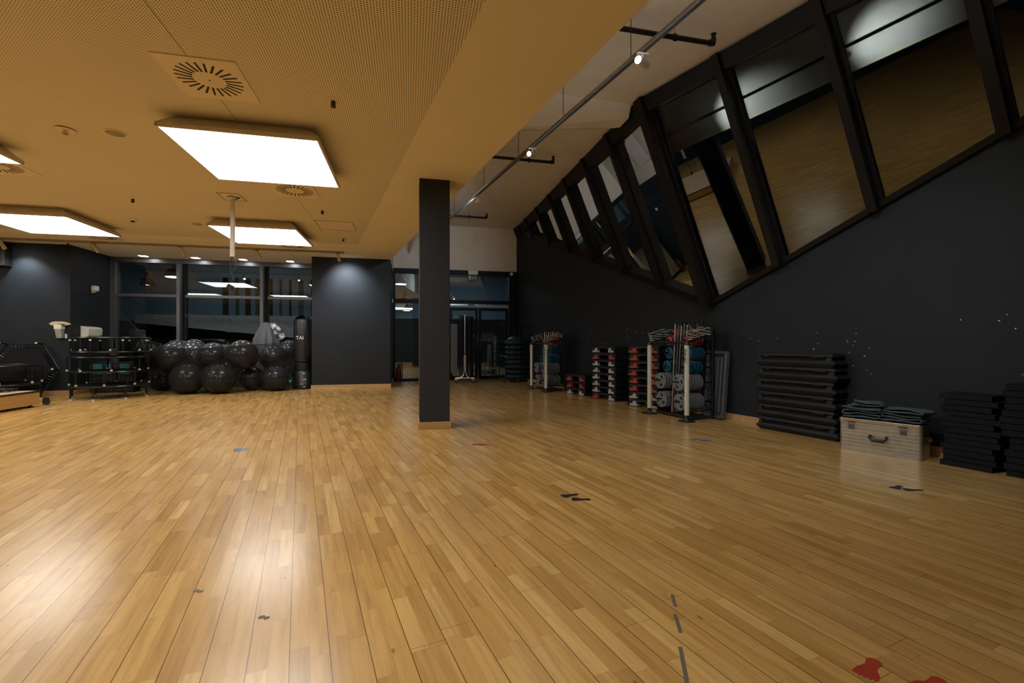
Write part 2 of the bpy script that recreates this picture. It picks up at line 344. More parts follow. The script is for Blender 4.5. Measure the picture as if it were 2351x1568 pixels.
# ------------------------------------------------------------ sloped window on the right
w4 = struct(bpy.data.objects.new('window_4', None)); w5 = struct(bpy.data.objects.new('window_5', None))
sc.collection.objects.link(w4); sc.collection.objects.link(w5)
def on(a, b, y): t = (y-a.y)/(b.y-a.y); return a.lerp(b, t)
nL = (P2-P1).cross(T0-P1).normalized(); nL = nL if nL.x < 0 else -nL
nR = (P4-P2).cross(T0-P2).normalized(); nR = nR if nR.x < 0 else -nR
PL = MB().prism3([P1, P2, T0], -nL*.02).build('glass_pane', M['sky'], w4)
PR = MB().prism3([P2, P4, T0], -nR*.02).build('glass_pane', M['sky'], w5)
TL = Vector((P1.x, P1.y, ZH))
def mullion(par, low, top, n, wd=.08, dp=.15, out=.07):
    ax = (top-low).normalized(); sd = ax.cross(n).normalized()*wd/2
    low = low-ax*.0; q = [low-sd, low+sd, low+sd+n*dp, low-sd+n*dp]
    mbx = MB(); m2 = [p+(top-low) for p in q]; mbx.add([tuple(p) for p in q+m2], [(3, 2, 1, 0), (4, 5, 6, 7), (0, 1, 5, 4), (1, 2, 6, 5), (2, 3, 7, 6), (3, 0, 4, 7)])
    # thin glazing bead on the near side
    sd2 = sd*1.0; b0 = low+sd2; mbx.prism3([b0, b0+sd.normalized()*.035, b0+sd.normalized()*.035+n*.03, b0+n*.03], (top-low))
    return mbx.build('mullion', M['mull'], par)
for y in (6.8, 7.82, 8.84, 9.86, 10.88, 11.9, 12.7):
    mullion(w4, on(P1, P2, y), on(Vector((3.13, 13.3, ZH)), T0, y+.07), nL, .085, .14)
mullion(w4, P2, T0, (nL+nR).normalized(), .14, .16)
for y in (4.79, 3.78, 2.84, 1.85, .85, -.1):
    lo = on(P2, P4, y); dirr = (T0-P2).normalized(); s_ = (ZH-lo.z)/dirr.z*1.0
    # mullions run parallel to the fold inside the right facet
    tp = lo+dirr*s_
    k = on(T0, P4, y-.02*(ZH-lo.z)); mullion(w5, lo, k, nR, .085, .15)
def rail(par, name, a, b, n, inward, wd, dp):
    ax = (b-a).normalized(); s = ax.cross(n).normalized()
    if s.dot(inward) < 0: s = -s
    return MB().prism3([a, a+s*wd, a+s*wd+n*dp, a+n*dp], b-a).build(name, M['mull'] if name == 'sill_rail' else M['frame'], par)
rail(w4, 'sill_rail', P1, P2, nL, Vector((0, 0, 1)), .12, .10)
rail(w5, 'sill_rail', P2, P4, nR, Vector((0, 0, 1)), .06, .06)
rail(w4, 'head_rail', P1, T0, nL, Vector((0, 0, -1)), .22, .10)
rail(w5, 'head_rail', T0, P4, nR, Vector((0, 0, -1)), .20, .10)

# ------------------------------------------------------------ rear-left glazing (window_1)
w1 = struct(bpy.data.objects.new('window_1', None)); sc.collection.objects.link(w1)
mb = MB()
mb.box(-6.8, -2.22, 12.40, 12.52, 2.98, ZL)
mb.box(-6.8, -2.22, 12.42, 12.52, 0, .12)
mb.build('window_frame', M['frame2'], w1)
MB().box(-6.8, -6.70, 12.36, 12.52, 0, 2.98).build('jamb', M['frame2'], w1)
for x in (-5.38, -3.57):
    MB().box(x-.035, x+.035, 12.30, 12.52, 0, 2.98).build('mullion', M['frame2'], w1)
    MB().box(x+.036, x+.12, 12.43, 12.52, 0, 2.98).build('mullion_casing', M['frame'], w1)
for a, b in ((-6.70, -5.42), (-5.26, -3.61), (-3.45, -2.22)):
    MB().box(a, b, 12.38, 12.48, 2.17, 2.235).build('transom', M['frame2'], w1)
    MB().box(a, b, 12.465, 12.475, .12, 2.17).build('glass_pane', M['pane'], w1)
    MB().box(a, b, 12.465, 12.475, 2.235, 2.98).build('glass_pane', M['pane'], w1)
text('window_lettering', 'in your memory', .15, M['black'], Tr(-4.80, 12.462, 1.66) @ Rx(PI/2) @ Matrix.Shear('XY', 4, (.25, 0)), w1, mirror=True)

# ------------------------------------------------------------ rear-right glazing with doors
w2 = struct(bpy.data.objects.new('window_2', None)); sc.collection.objects.link(w2)
mb = MB(); mb.box(-.46, 3.12, 13.24, 13.36, 3.06, 3.2); mb.box(-.46, 1.05, 13.24, 13.36, 0, .07); mb.box(2.88, 3.12, 13.22, 13.4, 0, 3.06); mb.box(-.46, -.40, 13.24, 13.36, 0, 3.06)
mb.build('window_frame', M['frame'], w2)
MB().box(-.40, 2.88, 13.22, 13.34, 2.22, 2.33).build('transom', M['frame'], w2)
MB().box(1.0, 1.12, 13.22, 13.36, 0, 3.06).build('mullion', M['frame'], w2)
MB().box(-.40, 1.0, 13.295, 13.305, 2.33, 3.06).build('glass_pane', M['mirror'], w2); MB().box(1.12, 2.88, 13.295, 13.305, 2.33, 3.06).build('glass_pane', M['mirror'], w2)
MB().box(-.40, 1.0, 13.295, 13.305, .07, 2.22).build('glass_pane', M['mirror'], w2)
for k, (a, b) in enumerate(((1.12, 1.95), (1.97, 2.86))):
    d = struct(bpy.data.objects.new('door_%d' % (k+1), None)); sc.collection.objects.link(d)
    mb = MB(); mb.box(a, a+.08, 13.26, 13.32, .01, 2.12); mb.box(b-.08, b, 13.26, 13.32, .01, 2.12); mb.box(a+.08, b-.08, 13.26, 13.32, 2.03, 2.12); mb.box(a+.08, b-.08, 13.26, 13.32, .01, .12)
    mb.build('door_frame', M['frame'], d, bevel=.003)
    MB().box(a+.08, b-.08, 13.285, 13.295, .12, 2.03).build('glass_pane', M['mirror'], d)
    hx = b-.04 if k == 0 else a+.04
    MB().tube([(hx, 13.26, .95), (hx, 13.20, .95), (hx, 13.20, 1.25), (hx, 13.26, 1.25)], .011).build('door_handle', M['steel'], d, smooth=True)
t = thing('door_closer_rail', 'long slim metal closer rail above the rear glass doors', 'rail', (2.0, 13.2, 2.19))
MB().box(-.85, .8, -.02, .02, -.02, .02).build('rail', M['steel'], t); MB().box(-.35, -.15, -.025, .025, -.03, .03).build('cover', M['frame2'], t)
# exit sign
t = thing('exit_sign', 'green running man escape sign under a white box above the glass doors', 'sign', (1.80, 13.22, 2.905))
MB().box(-.14, .14, -.05, .02, .17, .29).build('lamp_box', M['whitep'], t, bevel=.005)
sg = MB().box(-.135, .135, -.012, .0, 0, .16).build('sign_panel', M['green'], t)
mb = MB(); mb.box(-.12, -.075, -.016, -.012, .03, .13); mb.build('door_symbol', M['swhite'], sg)
mb = MB(); mb.prism3([(-.02, -.014, .035), (0, -.014, .06), (-.012, -.014, .06), (-.012, -.014, .125), (-.028, -.014, .125), (-.028, -.014, .06), (-.04, -.014, .06)], (0, -.002, 0)); mb.build('arrow_symbol', M['swhite'], sg)
mb = MB(); mb.lathe([(.011, 0), (.011, .002)], 12, Tr(.07, -.014, .125) @ Rx(PI/2))
for a, b in (((.065, .11), (.055, .075)), ((.055, .075), (.085, .06)), ((.085, .06), (.085, .035)), ((.055, .075), (.04, .05)), ((.04, .05), (.02, .04)), ((.062, .105), (.09, .095)), ((.062, .105), (.035, .095)), ((.035, .095), (.03, .075))):
    mb.tube([(a[0], -.014, a[1]), (b[0], -.014, b[1])], .006, 6)
mb.build('running_man_symbol', M['swhite'], sg)
o = MB().lathe([(.05, 0), (.05, .03), (.03, .045)], 20, Tr(2.95, 13.22, 3.13) @ Rx(PI/2)).build('motion_sensor', M['whitep'], smooth=True); tag(o, 'small round cream sensor at the top right corner of the glass doors', 'sensor')
o = MB().lathe([(.05, 0), (.05, .02), (.035, .03)], 20, Tr(-.46, 12.5, 2.2) @ Ry(PI/2)).build('wall_socket', M['whitep'], smooth=True); tag(o, 'small round white button on the side of the rear block', 'switch')

# ------------------------------------------------------------ spaces beyond the glass
struct(MB().box(-12, 6.2, 21, 21.1, 0, 2.2).build('wall_beyond_lower', M['dark']))
struct(MB().box(-3, 6.2, 21, 21.1, 2.2, 6).build('wall_beyond_upper', M['bluew']))
struct(MB().box(-12, -3, 19, 19.1, 1.9, 5).build('wall_beyond_left', M['bluew']))
struct(MB().box(-12, 6.2, 13.6, 24, 4.6, 4.7).build('ceiling_beyond', M['dark']))
struct(MB().prism3([(-7.6, 14.9, 1.90), (-2.0, 14.9, 1.90), (-2.0, 14.9, 1.10), (-7.6, 14.9, 1.66)], (0, .12, 0)).build('wall_parapet_beyond', M['gband']))
struct(MB().box(-12, -2, 15.5, 15.6, 0, 1.2).build('wall_counter_beyond', M['dark']))
struct(MB().box(-5.4, -2.6, 15.2, 15.25, 1.40, 1.43).build('trim_beyond', M['gband']))
random.seed(11)
for k in range(13):
    x = -5.9+k*.33+random.uniform(-.05, .05); ww = random.choice((.06, .08, .14))
    tag(MB().box(x, x+ww, 16.4, 16.5, 1.5, 3.2).build('wall_fin', M['fin'] if k % 2 else M['dark']), 'slim green-grey upright fin in the dark room behind the left glazing', 'fin', 'upright fins beyond the left glazing')
def pendant(x, y, z, r, label, lit=True, g='pendant lamps beyond the glass'):
    t = thing('pendant_lamp', label, 'pendant lamp', (x, y, z), group=g)
    MB().lathe([(r, 0), (r*.97, r*.3), (r*.75, r*.9), (r*.4, r*1.2), (r*.3, r*1.25)], 28).build('shade', M['black'] if lit else M['dark'], t, smooth=True)
    MB().lathe([(r*.3, r*1.25), (r*.32, r*1.9), (r*.15, r*2.1)], 16).build('cap', M['black'], t, smooth=True)
    MB().cyl((0, 0, r*2.1), (0, 0, 4.6-z), .008, 6).build('cord', M['black'], t)
    MB().lathe([(r*.93, -.01), (r*.93, .0)], 28).build('diffuser', M['pend'] if lit else M['dark'], t)
    return t
pendant(-.28, 14.6, 2.92, .19, 'large black bell pendant lit from below, nearest the rear doors')
pendant(-.12, 19.2, 2.43, .15, 'smaller black bell pendant, furthest behind the rear glazing', True)
pendant(-.17, 16.6, 2.57, .15, 'unlit black bell pendant between two lit ones behind the rear glazing', False)
pendant(-6.97, 14.3, 2.65, .19, 'dark bell pendant behind the left pane of the rear-left glazing', False)
pendant(-6.92, 15.6, 3.07, .24, 'lit bell pendant seen beside the first mullion of the left glazing')
t = thing('tube_light', 'short white strip light hanging in the room behind the rear doors', 'strip light', (-.6, 19.5, 2.57))
MB().box(-.5, .52, -.05, .05, 0, .13).build('body', M['whitep'], t)
MB().box(-.48, .50, -.045, .045, -.01, 0).build('diffuser', M['pend'], t); MB().cyl((-.3, 0, .13), (-.3, 0, 2.03), .006, 6).build('cord', M['black'], t)
t = thing('exercise_machine', 'dim grey exercise machine seen through the right rear door', 'exercise machine', (2.6, 16.2, 0))
MB().box(-.3, .35, -.6, .6, .0, .16).build('deck', M['frame2'], t); MB().tube([(-.3, -.5, .1), (-.35, -.4, 1.3), (-.35, .2, 1.35)], .03).build('handrail', M['steel'], t); MB().tube([(.3, -.5, .1), (.35, -.4, 1.3), (.35, .2, 1.35)], .03).build('handrail', M['steel'], t)
MB().box(-.3, .3, -.5, -.42, 1.15, 1.45).build('console', M['lgrey'], t)
def area(name, x, y, z, sx, sy, e, col, rot=(0, 0, 0)):
    l = bpy.data.lights.new(name, 'AREA'); l.shape = 'RECTANGLE'; l.size = sx; l.size_y = sy; l.energy = e; l.color = col
    o = bpy.data.objects.new(name, l); sc.collection.objects.link(o); o.location = (x, y, z); o.rotation_euler = rot; return o
area('fill_beyond_doors', 1.5, 17.5, 4.5, 3, 2, 110, (.7, .85, 1))  # added lamp without a fixture, brightens the room behind the doors
area('fill_beyond_parapet', -4.6, 13.4, 3.6, 4, .3, 5, (.9, .95, 1), (math.radians(40), 0, 0))  # added lamp that brightens the near face of the parapet
area('fill_beyond_left', -6, 16.8, 4.5, 4, 1.2, 24, (.75, .88, 1))  # added lamp without a fixture, lifts the dark room behind the left glazing

# ------------------------------------------------------------ ceiling fixtures
def panel_light(x, y, label):
    t = thing('ceiling_light', label, 'ceiling light', (x, y, ZL), group='square ceiling light panels')
    a = .665
    mb = MB(); mb.frustum((-.55, .55, -.56, .56), 0, (-a, a, -a, a), -.115); mb.box(-a, a, -a, -a+.02, -.15, -.115); mb.box(-a, a, a-.02, a, -.15, -.115); mb.box(-a, -a+.02, -a, a, -.15, -.115); mb.box(a-.02, a, -a, a, -.15, -.115)
    mb.build('housing', M['fixture'], t)
    MB().box(-.643, .643, -.643, .643, -.146, -.118).build('diffuser', M['panel'], t)
    return t
p0 = panel_light(-1.49, 5.18, 'large square lit ceiling panel nearest the column, below the big vent')
for x, y, lb in ((-2.495, 8.79, 'square lit ceiling panel behind the hanging white pole'), (-5.645, 8.71, 'square lit ceiling panel at the left edge above the stacked trampolines'),
                 (-4.635, 5.15, 'square lit ceiling panel of which one corner shows at the upper left edge'),
                 (-.49, 1.56, 'square ceiling panel overhead in front of the photographer'), (-3.62, 1.56, 'square ceiling panel overhead to the left of the photographer'), (-7.77, 5.15, 'square ceiling panel far left out of view'), (-8.8, 8.71, 'square ceiling panel in the far left corner')):
    q = dup(p0, (x, y, ZL), label=lb)
    if y < 2:                                   # the row over the photographer is dimmed
        for c in q.children:
            if c.name.startswith('diffuser'): c.data = c.data.copy(); c.data.materials[0] = M['panel_dim']

def vent(x, y, label):
    t = thing('air_vent', label, 'air vent', (x, y, ZL), group='square swirl air vents')
    pl = MB().box(-.275, .275, -.285, .285, -.008, 0).build('plate', M['vent'], t, bevel=.002)
    mb = MB()
    for k in range(24):
        a = 2*PI*k/24; T = Rz(a) @ Tr(.11, .02, 0) @ Rz(.22)
        mb.box(0, .115, -.0075, .0075, -.0095, -.0078, T)
    mb.build('slots', M['slot'], pl)
    MB().lathe([(.006, -.012), (.006, -.008)], 10).build('screw', M['brass'], pl)
    return t
v0 = vent(-1.504, 3.93, 'large square swirl vent nearest the camera, in front of the big light panel')
for x, y, lb in ((-1.49, 6.52, 'swirl vent partly hidden behind the big light panel'), (-4.61, 6.36, 'swirl vent at the left edge behind the cut-off light panel'),
                 (-2.38, 10.2, 'thin sliver of swirl vent behind the light panel with the pole'), (-5.72, 10.15, 'thin sliver of swirl vent behind the far left light panel')):
    dup(v0, (x, y, ZL), label=lb)
def ring(name, x, y, r, m, label, cat, h=.006):
    t = thing(name, label, cat, (x, y, ZL)); MB().lathe([(r, 0), (r, -h), (r*.97, -h*1.3)], 36).build('rim', M['vent'], t); MB().lathe([(r*.8, -h), (r*.8, -h*1.6)], 36).build('grille', m, t); return t
ring('ceiling_speaker', -2.774, 5.125, .095, M['spk'], 'round recessed ceiling speaker left of the big light panel', 'speaker')
ring('ceiling_speaker', -3.519, 8.70, .10, M['spk'], 'round recessed ceiling speaker beside the panel behind the pole', 'speaker')
def sprinkler(x, y, label, plate, dark):
    t = thing('sprinkler', label, 'sprinkler', (x, y, ZL), group='ceiling sprinklers')
    if plate: MB().lathe([(.075, -.012), (.075, -.009), (.02, -.004), (.02, 0)], 24).build('plate', M['vent'], t, smooth=True)
    mb = MB(); mb.cyl((0, 0, 0), (0, 0, -.045), .015, 10); mb.lathe([(.022, -.05), (.022, -.045)], 12); mb.box(-.018, -.012, -.003, .003, -.05, 0); mb.box(.012, .018, -.003, .003, -.05, 0)
    mb.build('nozzle', M['brass'] if dark else M['steel'], t)
sprinkler(-3.187, 5.14, 'sprinkler on a wide round plate at the upper left of the ceiling', True, False)
sprinkler(-.628, 4.06, 'dark sprinkler head right of the big vent', False, True)
sprinkler(-3.80, 7.41, 'dark sprinkler head above the smoke detector', False, True)
sprinkler(-1.307, 7.43, 'dark sprinkler head below the half-hidden vent', False, True)
sprinkler(-1.258, 9.31, 'sprinkler with round plate near the right end of the spot track', True, True)
sprinkler(-1.9, 11.9, 'small dark sprinkler on the pale rear ceiling near the rear block', False, True)
sprinkler(-4.9, 11.4, 'small bronze sprinkler on the pale rear ceiling between the spots', False, True)
sprinkler(-6.75, 10.95, 'small bronze sprinkler on the pale rear ceiling above the left corner', False, True)
t = thing('smoke_detector', 'round white smoke detector on the ceiling between two light panels', 'smoke detector', (-4.41, 8.60, ZL))
MB().lathe([(.06, 0), (.06, -.018), (.045, -.03)], 24).build('base', M['whitep'], t, smooth=True); MB().lathe([(.03, -.03), (.03, -.045), (.02, -.05)], 20).build('sensor_head', M['brass'], t, smooth=True)
def hatch(x0, x1, y0, y1, label):
    t = thing('access_hatch', label, 'hatch', ((x0+x1)/2, (y0+y1)/2, ZL)); a, b = (x1-x0)/2, (y1-y0)/2
    mb = MB(); 
    for s in (-1, 1): mb.box(-a, a, s*b-.006, s*b+.006, -.005, 0); mb.box(s*a-.006, s*a+.006, -b, b, -.005, 0)
    mb.build('frame', M['spk'], t); MB().box(-a+.008, a-.008, -b+.008, b-.008, -.003, 0).build('panel', M['vent'], t)
hatch(-1.54, -.94, 8.02, 8.62, 'plain square access hatch in the ceiling right of the rear light panel')
hatch(-2.54, -2.27, 6.84, 7.16, 'small open square hatch where the white pole hangs')
struct(MB().box(-1.543, -1.537, YB, 9.8, ZL-.002, ZL).build('trim_ceiling_joint', M['spk']))
struct(MB().box(-2.62, -2.615, 10.61, 12.4, ZL-.002, ZL).build('trim_ceiling_joint_rear', M['spk']))
# hanging conduit with cables
t = thing('hanging_conduit', 'white conduit pole hanging from the ceiling hatch with black cables', 'pole', (-2.40, 7.0, 2.26))
MB().tube([(.02, 0, .83), (.01, 0, .78), (0, 0, .68), (.005, 0, .4), (0, 0, 0)], [.026, .026, .030, .031, .030], 14).build('pole', M['tube'], t, smooth=True)
MB().lathe([(.07, .80), (.06, .82)], 20).build('collar', M['tube'], t)
mb = MB(); mb.tube([(0, 0, .0), (-.03, .01, -.08), (-.02, 0, -.17), (.0, 0, -.27), (.01, 0, -.32)], .006, 6); mb.tube([(.01, 0, 0), (.04, .02, -.09), (.03, 0, -.17), (.0, 0, -.24), (-.01, 0, -.2), (-.015, 0, -.1)], .005, 6); mb.tube([(.03, 0, .79), (.07, 0, .81), (.10, 0, .83)], .009, 6)
mb.build('cable', M['black'], t, smooth=True); MB().box(-.02, .06, -.02, .02, -.40, -.33, Ry(.5) @ Tr(.16, 0, -.02)).build('plug', M['black'], t, bevel=.004)

# low track and its spots
def aim_rot(d): return Vector(d).normalized().to_track_quat('-Z', 'Y')
tr = thing('lighting_track', 'long dark lighting track along the rear edge of the low ceiling', 'lighting track', (0, 10.63, ZL))
MB().box(-12, -1.42, -.035, .035, -.03, 0).build('rail', M['spk'], tr); MB().box(-12, -1.45, -.010, .010, -.033, -.03).build('slot', M['slot'], tr)
def spot(name, x, y, z, d, label, group, body, e, size, L, top=.0, lens=True, blend=.9, lamp=None):
    t = thing('spotlight', label, 'spotlight', (x, y, z), group=group)
    MB().cyl((0, 0, top), (0, 0, -.07), .009, 8).build('stem', body, t)
    MB().box(-.05, .05, -.012, .012, top-.012, top).build('adapter', body, t)
    q = aim_rot(d).to_matrix().to_4x4(); T = Tr(0, 0, -.085) @ q
    b = MB().lathe([(.030, L*.45), (.033, L*.42), (.034, -L*.55), (.030, -L*.55), (.030, -L*.50)], 24, T).build('lamp_body', body, t, smooth=True)
    MB().lathe([(.026, -L*.505), (.026, -L*.50)], 20, T).build('lens', M['lens'] if lens else M['whitep'], t)
    if e:
        l = bpy.data.lights.new('spot_beam', 'SPOT'); l.energy = e; l.color = SPOT_COL; l.spot_size = size; l.spot_blend = blend; l.shadow_soft_size = .035
        o = bpy.data.objects.new('spot_beam', l); sc.collection.objects.link(o); o.parent = t; o.matrix_local = T @ Tr(0, 0, -L*.6)
    return t
GL = 'cream spots on the rear ceiling track'
spot('s', -1.54, 10.66, 3.06, (.10, .72, -.58), 'cream track spot lighting the top of the rear block', GL, M['lampb'], 130, 1.7, .19)
for x, lb in ((-3.17, 'cream track spot above the draped grey cloth'), (-4.60, 'cream track spot above the pile of exercise balls'), (-6.12, 'cream track spot above the stacked trampolines'), (-7.64, 'cream track spot cut off at the left edge')):
    spot('s', x, 10.66, 3.06, (.32, .50, -.80) if x > -7 else (.1, .42, -.62), lb, GL, M['lampb'], 70 if x > -7 else 60, 1.2 if x > -7 else 1.7, .19)
for k, x in enumerate((-6.02, -4.95, -3.93, -2.88)):
    t = thing('downlight', ('square recessed downlight over the left pane of the rear glazing', 'square recessed downlight right of the first glazing mullion', 'square recessed downlight right of the hanging cables', 'square recessed downlight nearest the rear block')[k], 'downlight', (x, 12.15, ZL), group='square recessed downlights')
    mb = MB(); 
    for s in (-1, 1): mb.box(-.085, .085, s*.08-.005, s*.08+.005, -.004, 0); mb.box(s*.08-.005, s*.08+.005, -.085, .085, -.004, 0)
    mb.build('rim', M['vent'], t); MB().box(-.075, .075, -.075, .075, -.003, 0).build('diffuser', M['down'], t)

# high suspended track, wires, spots
A_ = Vector((2.113+.2091*4, 2.983-4, 3.6)); B_ = Vector((.806-.2091*2.2, 9.236+2.2, 3.6)); dT = (B_-A_).normalized()
tr = thing('lighting_track', 'slim metal lighting track hung on wires under the high white ceiling', 'lighting track', A_)
T = Rz(math.atan2(dT.y, dT.x)); Ln = (B_-A_).length
MB().box(0, Ln, -.018, .018, -.012, .03, T).build('rail', M['frame2'], tr); MB().box(0, Ln, -.020, -.018, .0, .028, T).build('rail_edge', M['chrome'], tr)
MB().box(0, Ln, .018, .020, .0, .028, T).build('rail_edge', M['chrome'], tr)
for y in (1.6, 3.776, 4.933, 6.1, 7.4, 9.0, 10.6):
    x = A_.x+(y-A_.y)*dT.x/dT.y
    MB().cyl((x-A_.x, y-A_.y, .03), (x-A_.x, y-A_.y, ZH-3.6), .0035, 6).build('wire', M['blackm'], tr)
def onT(y): return A_.x+(y-A_.y)*dT.x/dT.y
GH = 'white spots on the suspended track'
spot('h', onT(3.62), 3.62, 3.585, (-.72, -.50, -.12), 'glaring spotlight on the suspended track nearest the camera', GH, M['whitep'], 230, 1.25, .16)
spot('h', onT(5.69), 5.69, 3.585, (-.66, -.62, -.18), 'second glaring white spotlight along the suspended track, left of the beam', GH, M['whitep'], 230, 1.25, .16)
spot('h', onT(7.66), 7.66, 3.585, (-.35, .9, -.10), 'white cylindrical spotlight on the suspended track nearest the column', GH, M['whitep'], 170, 1.6, .16)
spot('h', onT(1.5), 1.5, 3.585, (-.95, .1, .0), 'spotlight overhead on the near end of the suspended track', GH, M['whitep'], 200, 1.2, .16)
spot('h', onT(2.3), 2.3, 3.585, (.42, .62, -.9), 'added spotlight brightening the floor from the suspended track, unseen above the frame', GH, M['whitep'], 150, 1.9, .16, blend=1.)  # added out of view to brighten the right-hand floor
# sprinkler pipes under the high ceiling
def pipe(y, x0, x1, hx, label):
    t = thing('sprinkler_pipe', label, 'pipe', (x0, y, 4.34), group='dark pipes under the high ceiling')
    L = x1-x0
    MB().tube([(0, 0, 0), (L, 0, 0)], .026, 12).build('pipe', M['blackm'], t, smooth=True)
    MB().tube([(L-.01, 0, 0), (L+.035, 0, .005), (L+.045, 0, .05), (L+.045, 0, .10)], [.034, .036, .03, .014], 12).build('elbow', M['blackm'], t, smooth=True)
    MB().lathe([(.03, .10), (.03, .108)], 14, Tr(L+.045, 0, 0)).build('sprinkler_head', M['brass'], t)
    h = hx-x0; MB().tube([(h+.034*math.cos(a), 0, .034*math.sin(a)) for a in [2*PI*i/14 for i in range(14)]], .009, 6, True).build('clamp', M['blackm'], t)
    MB().cyl((h, 0, .03), (h, 0, ZH-4.34), .004, 6).build('hanger_rod', M['steel'], t)
pipe(4.38, 1.1, 3.2, 2.775, 'dark sprinkler pipe beside the glaring spotlight, nearest of three')
pipe(7.88, .36, 2.49, 2.08, 'dark sprinkler pipe crossing below the beam, middle of three')
pipe(11.72, -.4, 1.91, 1.5, 'dark sprinkler pipe furthest back beside the column')

# ------------------------------------------------------------ exercise balls and their net
BALLS = [(-5.50, 11.22, .845, .225, 'exercise ball half hidden behind the right end of the stacked trampolines'), (-4.98, 11.12, .765, .305, 'black exercise ball upper row, just right of the trampolines'),
 (-5.279, 12.056, .867, .285, 'black exercise ball behind the upper left ball, its grey top showing'), (-4.816, 11.737, .911, .255, 'bare dark ball at the back, right of the first window mullion'),
 (-4.64, 11.42, .725, .185, 'ball peeping out behind the upper left ball'), (-4.197, 11.134, .793, .285, 'round ball second in the upper row, centre of the pile'), (-4.215, 11.806, .867, .172, 'small ball top showing behind the centre of the pile'),
 (-4.473, 11.70, .502, .24, 'ball wedged between the two rows, centre left'), (-3.577, 11.027, .811, .325, 'largest shiny ball of the upper row, below the hanging cable'), (-4.574, 10.891, .322, .320, 'big ball on the floor at the left front of the pile'),
 (-3.936, 10.791, .319, .317, 'big ball on the floor in the middle of the pile'), (-5.419, 11.726, .245, .245, 'dark ball on the floor beside the trampoline stack'), (-3.518, 11.398, .277, .275, 'ball on the floor under the largest upper ball'),
 (-3.106, 11.591, .735, .30, 'ball in the upper row below the draped grey cloth'), (-2.944, 11.17, .285, .285, 'ball on the floor with a paper tag, beside the punching bag'), (-2.891, 12.103, .911, .245, 'ball at the back right against the punching bag'),
 (-4.220, 12.136, .528, .205, 'hidden dark ball low at the back of the pile'), (-2.953, 12.198, .458, .162, 'small dark ball behind the tagged ball')]
def sphere(r, nu=48, nv=24):
    mb = MB(); prof = []
    for i in range(1, nv): a = PI*i/nv-PI/2; prof.append((r*math.cos(a), r*math.sin(a)))
    mb.lathe(prof, nu); return mb
b0 = None
for x, y, z, r, lb in BALLS:
    t = thing('exercise_ball', lb, 'exercise ball', (x, y, z), random.random()*6, 'black exercise balls under the net')
    o = sphere(r).build('ball', M['rubber'], t, smooth=True); t.rotation_euler = (random.uniform(-.5, .5), random.uniform(-.5, .5), 0)
    MB().lathe([(.014, r-.002), (.014, r+.003)], 12, Ry(random.uniform(0, 1.2))).build('plug', M['black'], t)
t = thing('paper_tag', 'torn paper tag with blue end stuck to the ball beside the punching bag', 'tag', (-2.66, 11.14, .23), .3)
MB().add([(-.12, 0, -.02), (0, 0, -.04), (.0, 0, .03), (-.05, .0, .035)], [(0, 1, 2, 3)]).add([(-.12, .004, -.02), (0, .004, -.04), (.0, .004, .03), (-.05, .004, .035)], [(3, 2, 1, 0)]).build('paper', M['tissue'], t)
MB().box(-.01, .045, -.004, .006, -.035, .02, Ry(.5)).build('blue_label', mat('tag_blue', (.02, .35, .7), .5), t)
# net: height field draped over the balls
def net():
    NX, NZ = 110, 50; x0, x1 = -5.95, -2.62
    def ytop(x):   # height of the upper cord
        u = (x-x0)/(x1-x0)
        return 1.30-.35*math.sin(min(1, u*2.4)*PI/2)+.10*max(0, u-.45)*2.6-.0
    def front(x, z):
        y = 11.95
        for bx, by, bz, r, _ in BALLS:
            rr = r+.012; d2 = (x-bx)**2+(z-bz)**2
            if d2 < rr*rr: y = min(y, by-math.sqrt(rr*rr-d2))
            # cord hangs taut between neighbouring balls
            else:
                d = math.sqrt(d2)-rr
                if d < .30: y = min(y, by+d*2.2)
        # draped cloth and sack
        return min(y, 11.9)
    P = {}
    for i in range(NX+1):
        x = x0+(x1-x0)*i/NX; zt = ytop(x)
        for j in range(NZ+1):
            z = .012+(zt-.012)*j/NZ; P[i, j] = [x, front(x, z), z]
    for _ in range(2):
        Q = {k: v[1] for k, v in P.items()}
        for (i, j) in P:
            nb = [Q[a] for a in ((i-1, j), (i+1, j), (i, j-1), (i, j+1)) if a in Q]; m_ = sum(nb)/len(nb)
            P[i, j][1] = min(Q[i, j], .5*Q[i, j]+.5*m_)
    mb = MB()
    for i in range(NX+1): mb.tube([P[i, j] for j in range(NZ+1)], .0042, 3)
    for j in range(NZ+1): mb.tube([P[i, j] for i in range(NX+1)], .0042, 3)
    t = thing('ball_net', 'black square-mesh net draped over the pile of exercise balls', 'net', (0, 0, 0))
    mb.build('mesh_netting', M['net'], t)
    MB().tube([P[i, NZ] for i in range(NX+1)], .006, 6).build('edge_cord', M['net'], t)
    a = P[0, NZ]; MB().tube([(-6.76, 11.8, 2.19), (-6.55, 11.85, 1.98), (-6.3, 11.9, 1.72), (-6.1, 11.92, 1.48), tuple(a)], .005, 6).build('tie_cord', M['net'], t)
    # slack part hanging from the tie cord
    mb = MB(); S = [Vector((-6.55, 11.85, 1.98)), Vector((-6.3, 11.9, 1.72)), Vector((-6.1, 11.92, 1.48)), Vector((-5.95, 11.93, 1.30))]
    for k in range(30):
        u = k/29*3; i = min(2, int(u)); p = S[i].lerp(S[i+1], u-i); mb.tube([p, (p.x, p.y, .9+.3*math.sin(k))], .0018, 3)
    for z in [1.0+.03*q for q in range(28)]:
        xs = -6.55+(1.98-z)*.88
        mb.tube([(max(-6.6, min(xs, -6.0)), 11.87, z), (-6.62, 11.85, z)], .0018, 3) if z < 1.9 else None
    mb.build('slack_netting', M['net'], t)
    l = P[NX, NZ]; MB().tube([tuple(l), (-2.66, 11.6, 1.3), (-2.63, 11.6, 1.45)], .005, 6).build('tie_cord', M['net'], t)
net()
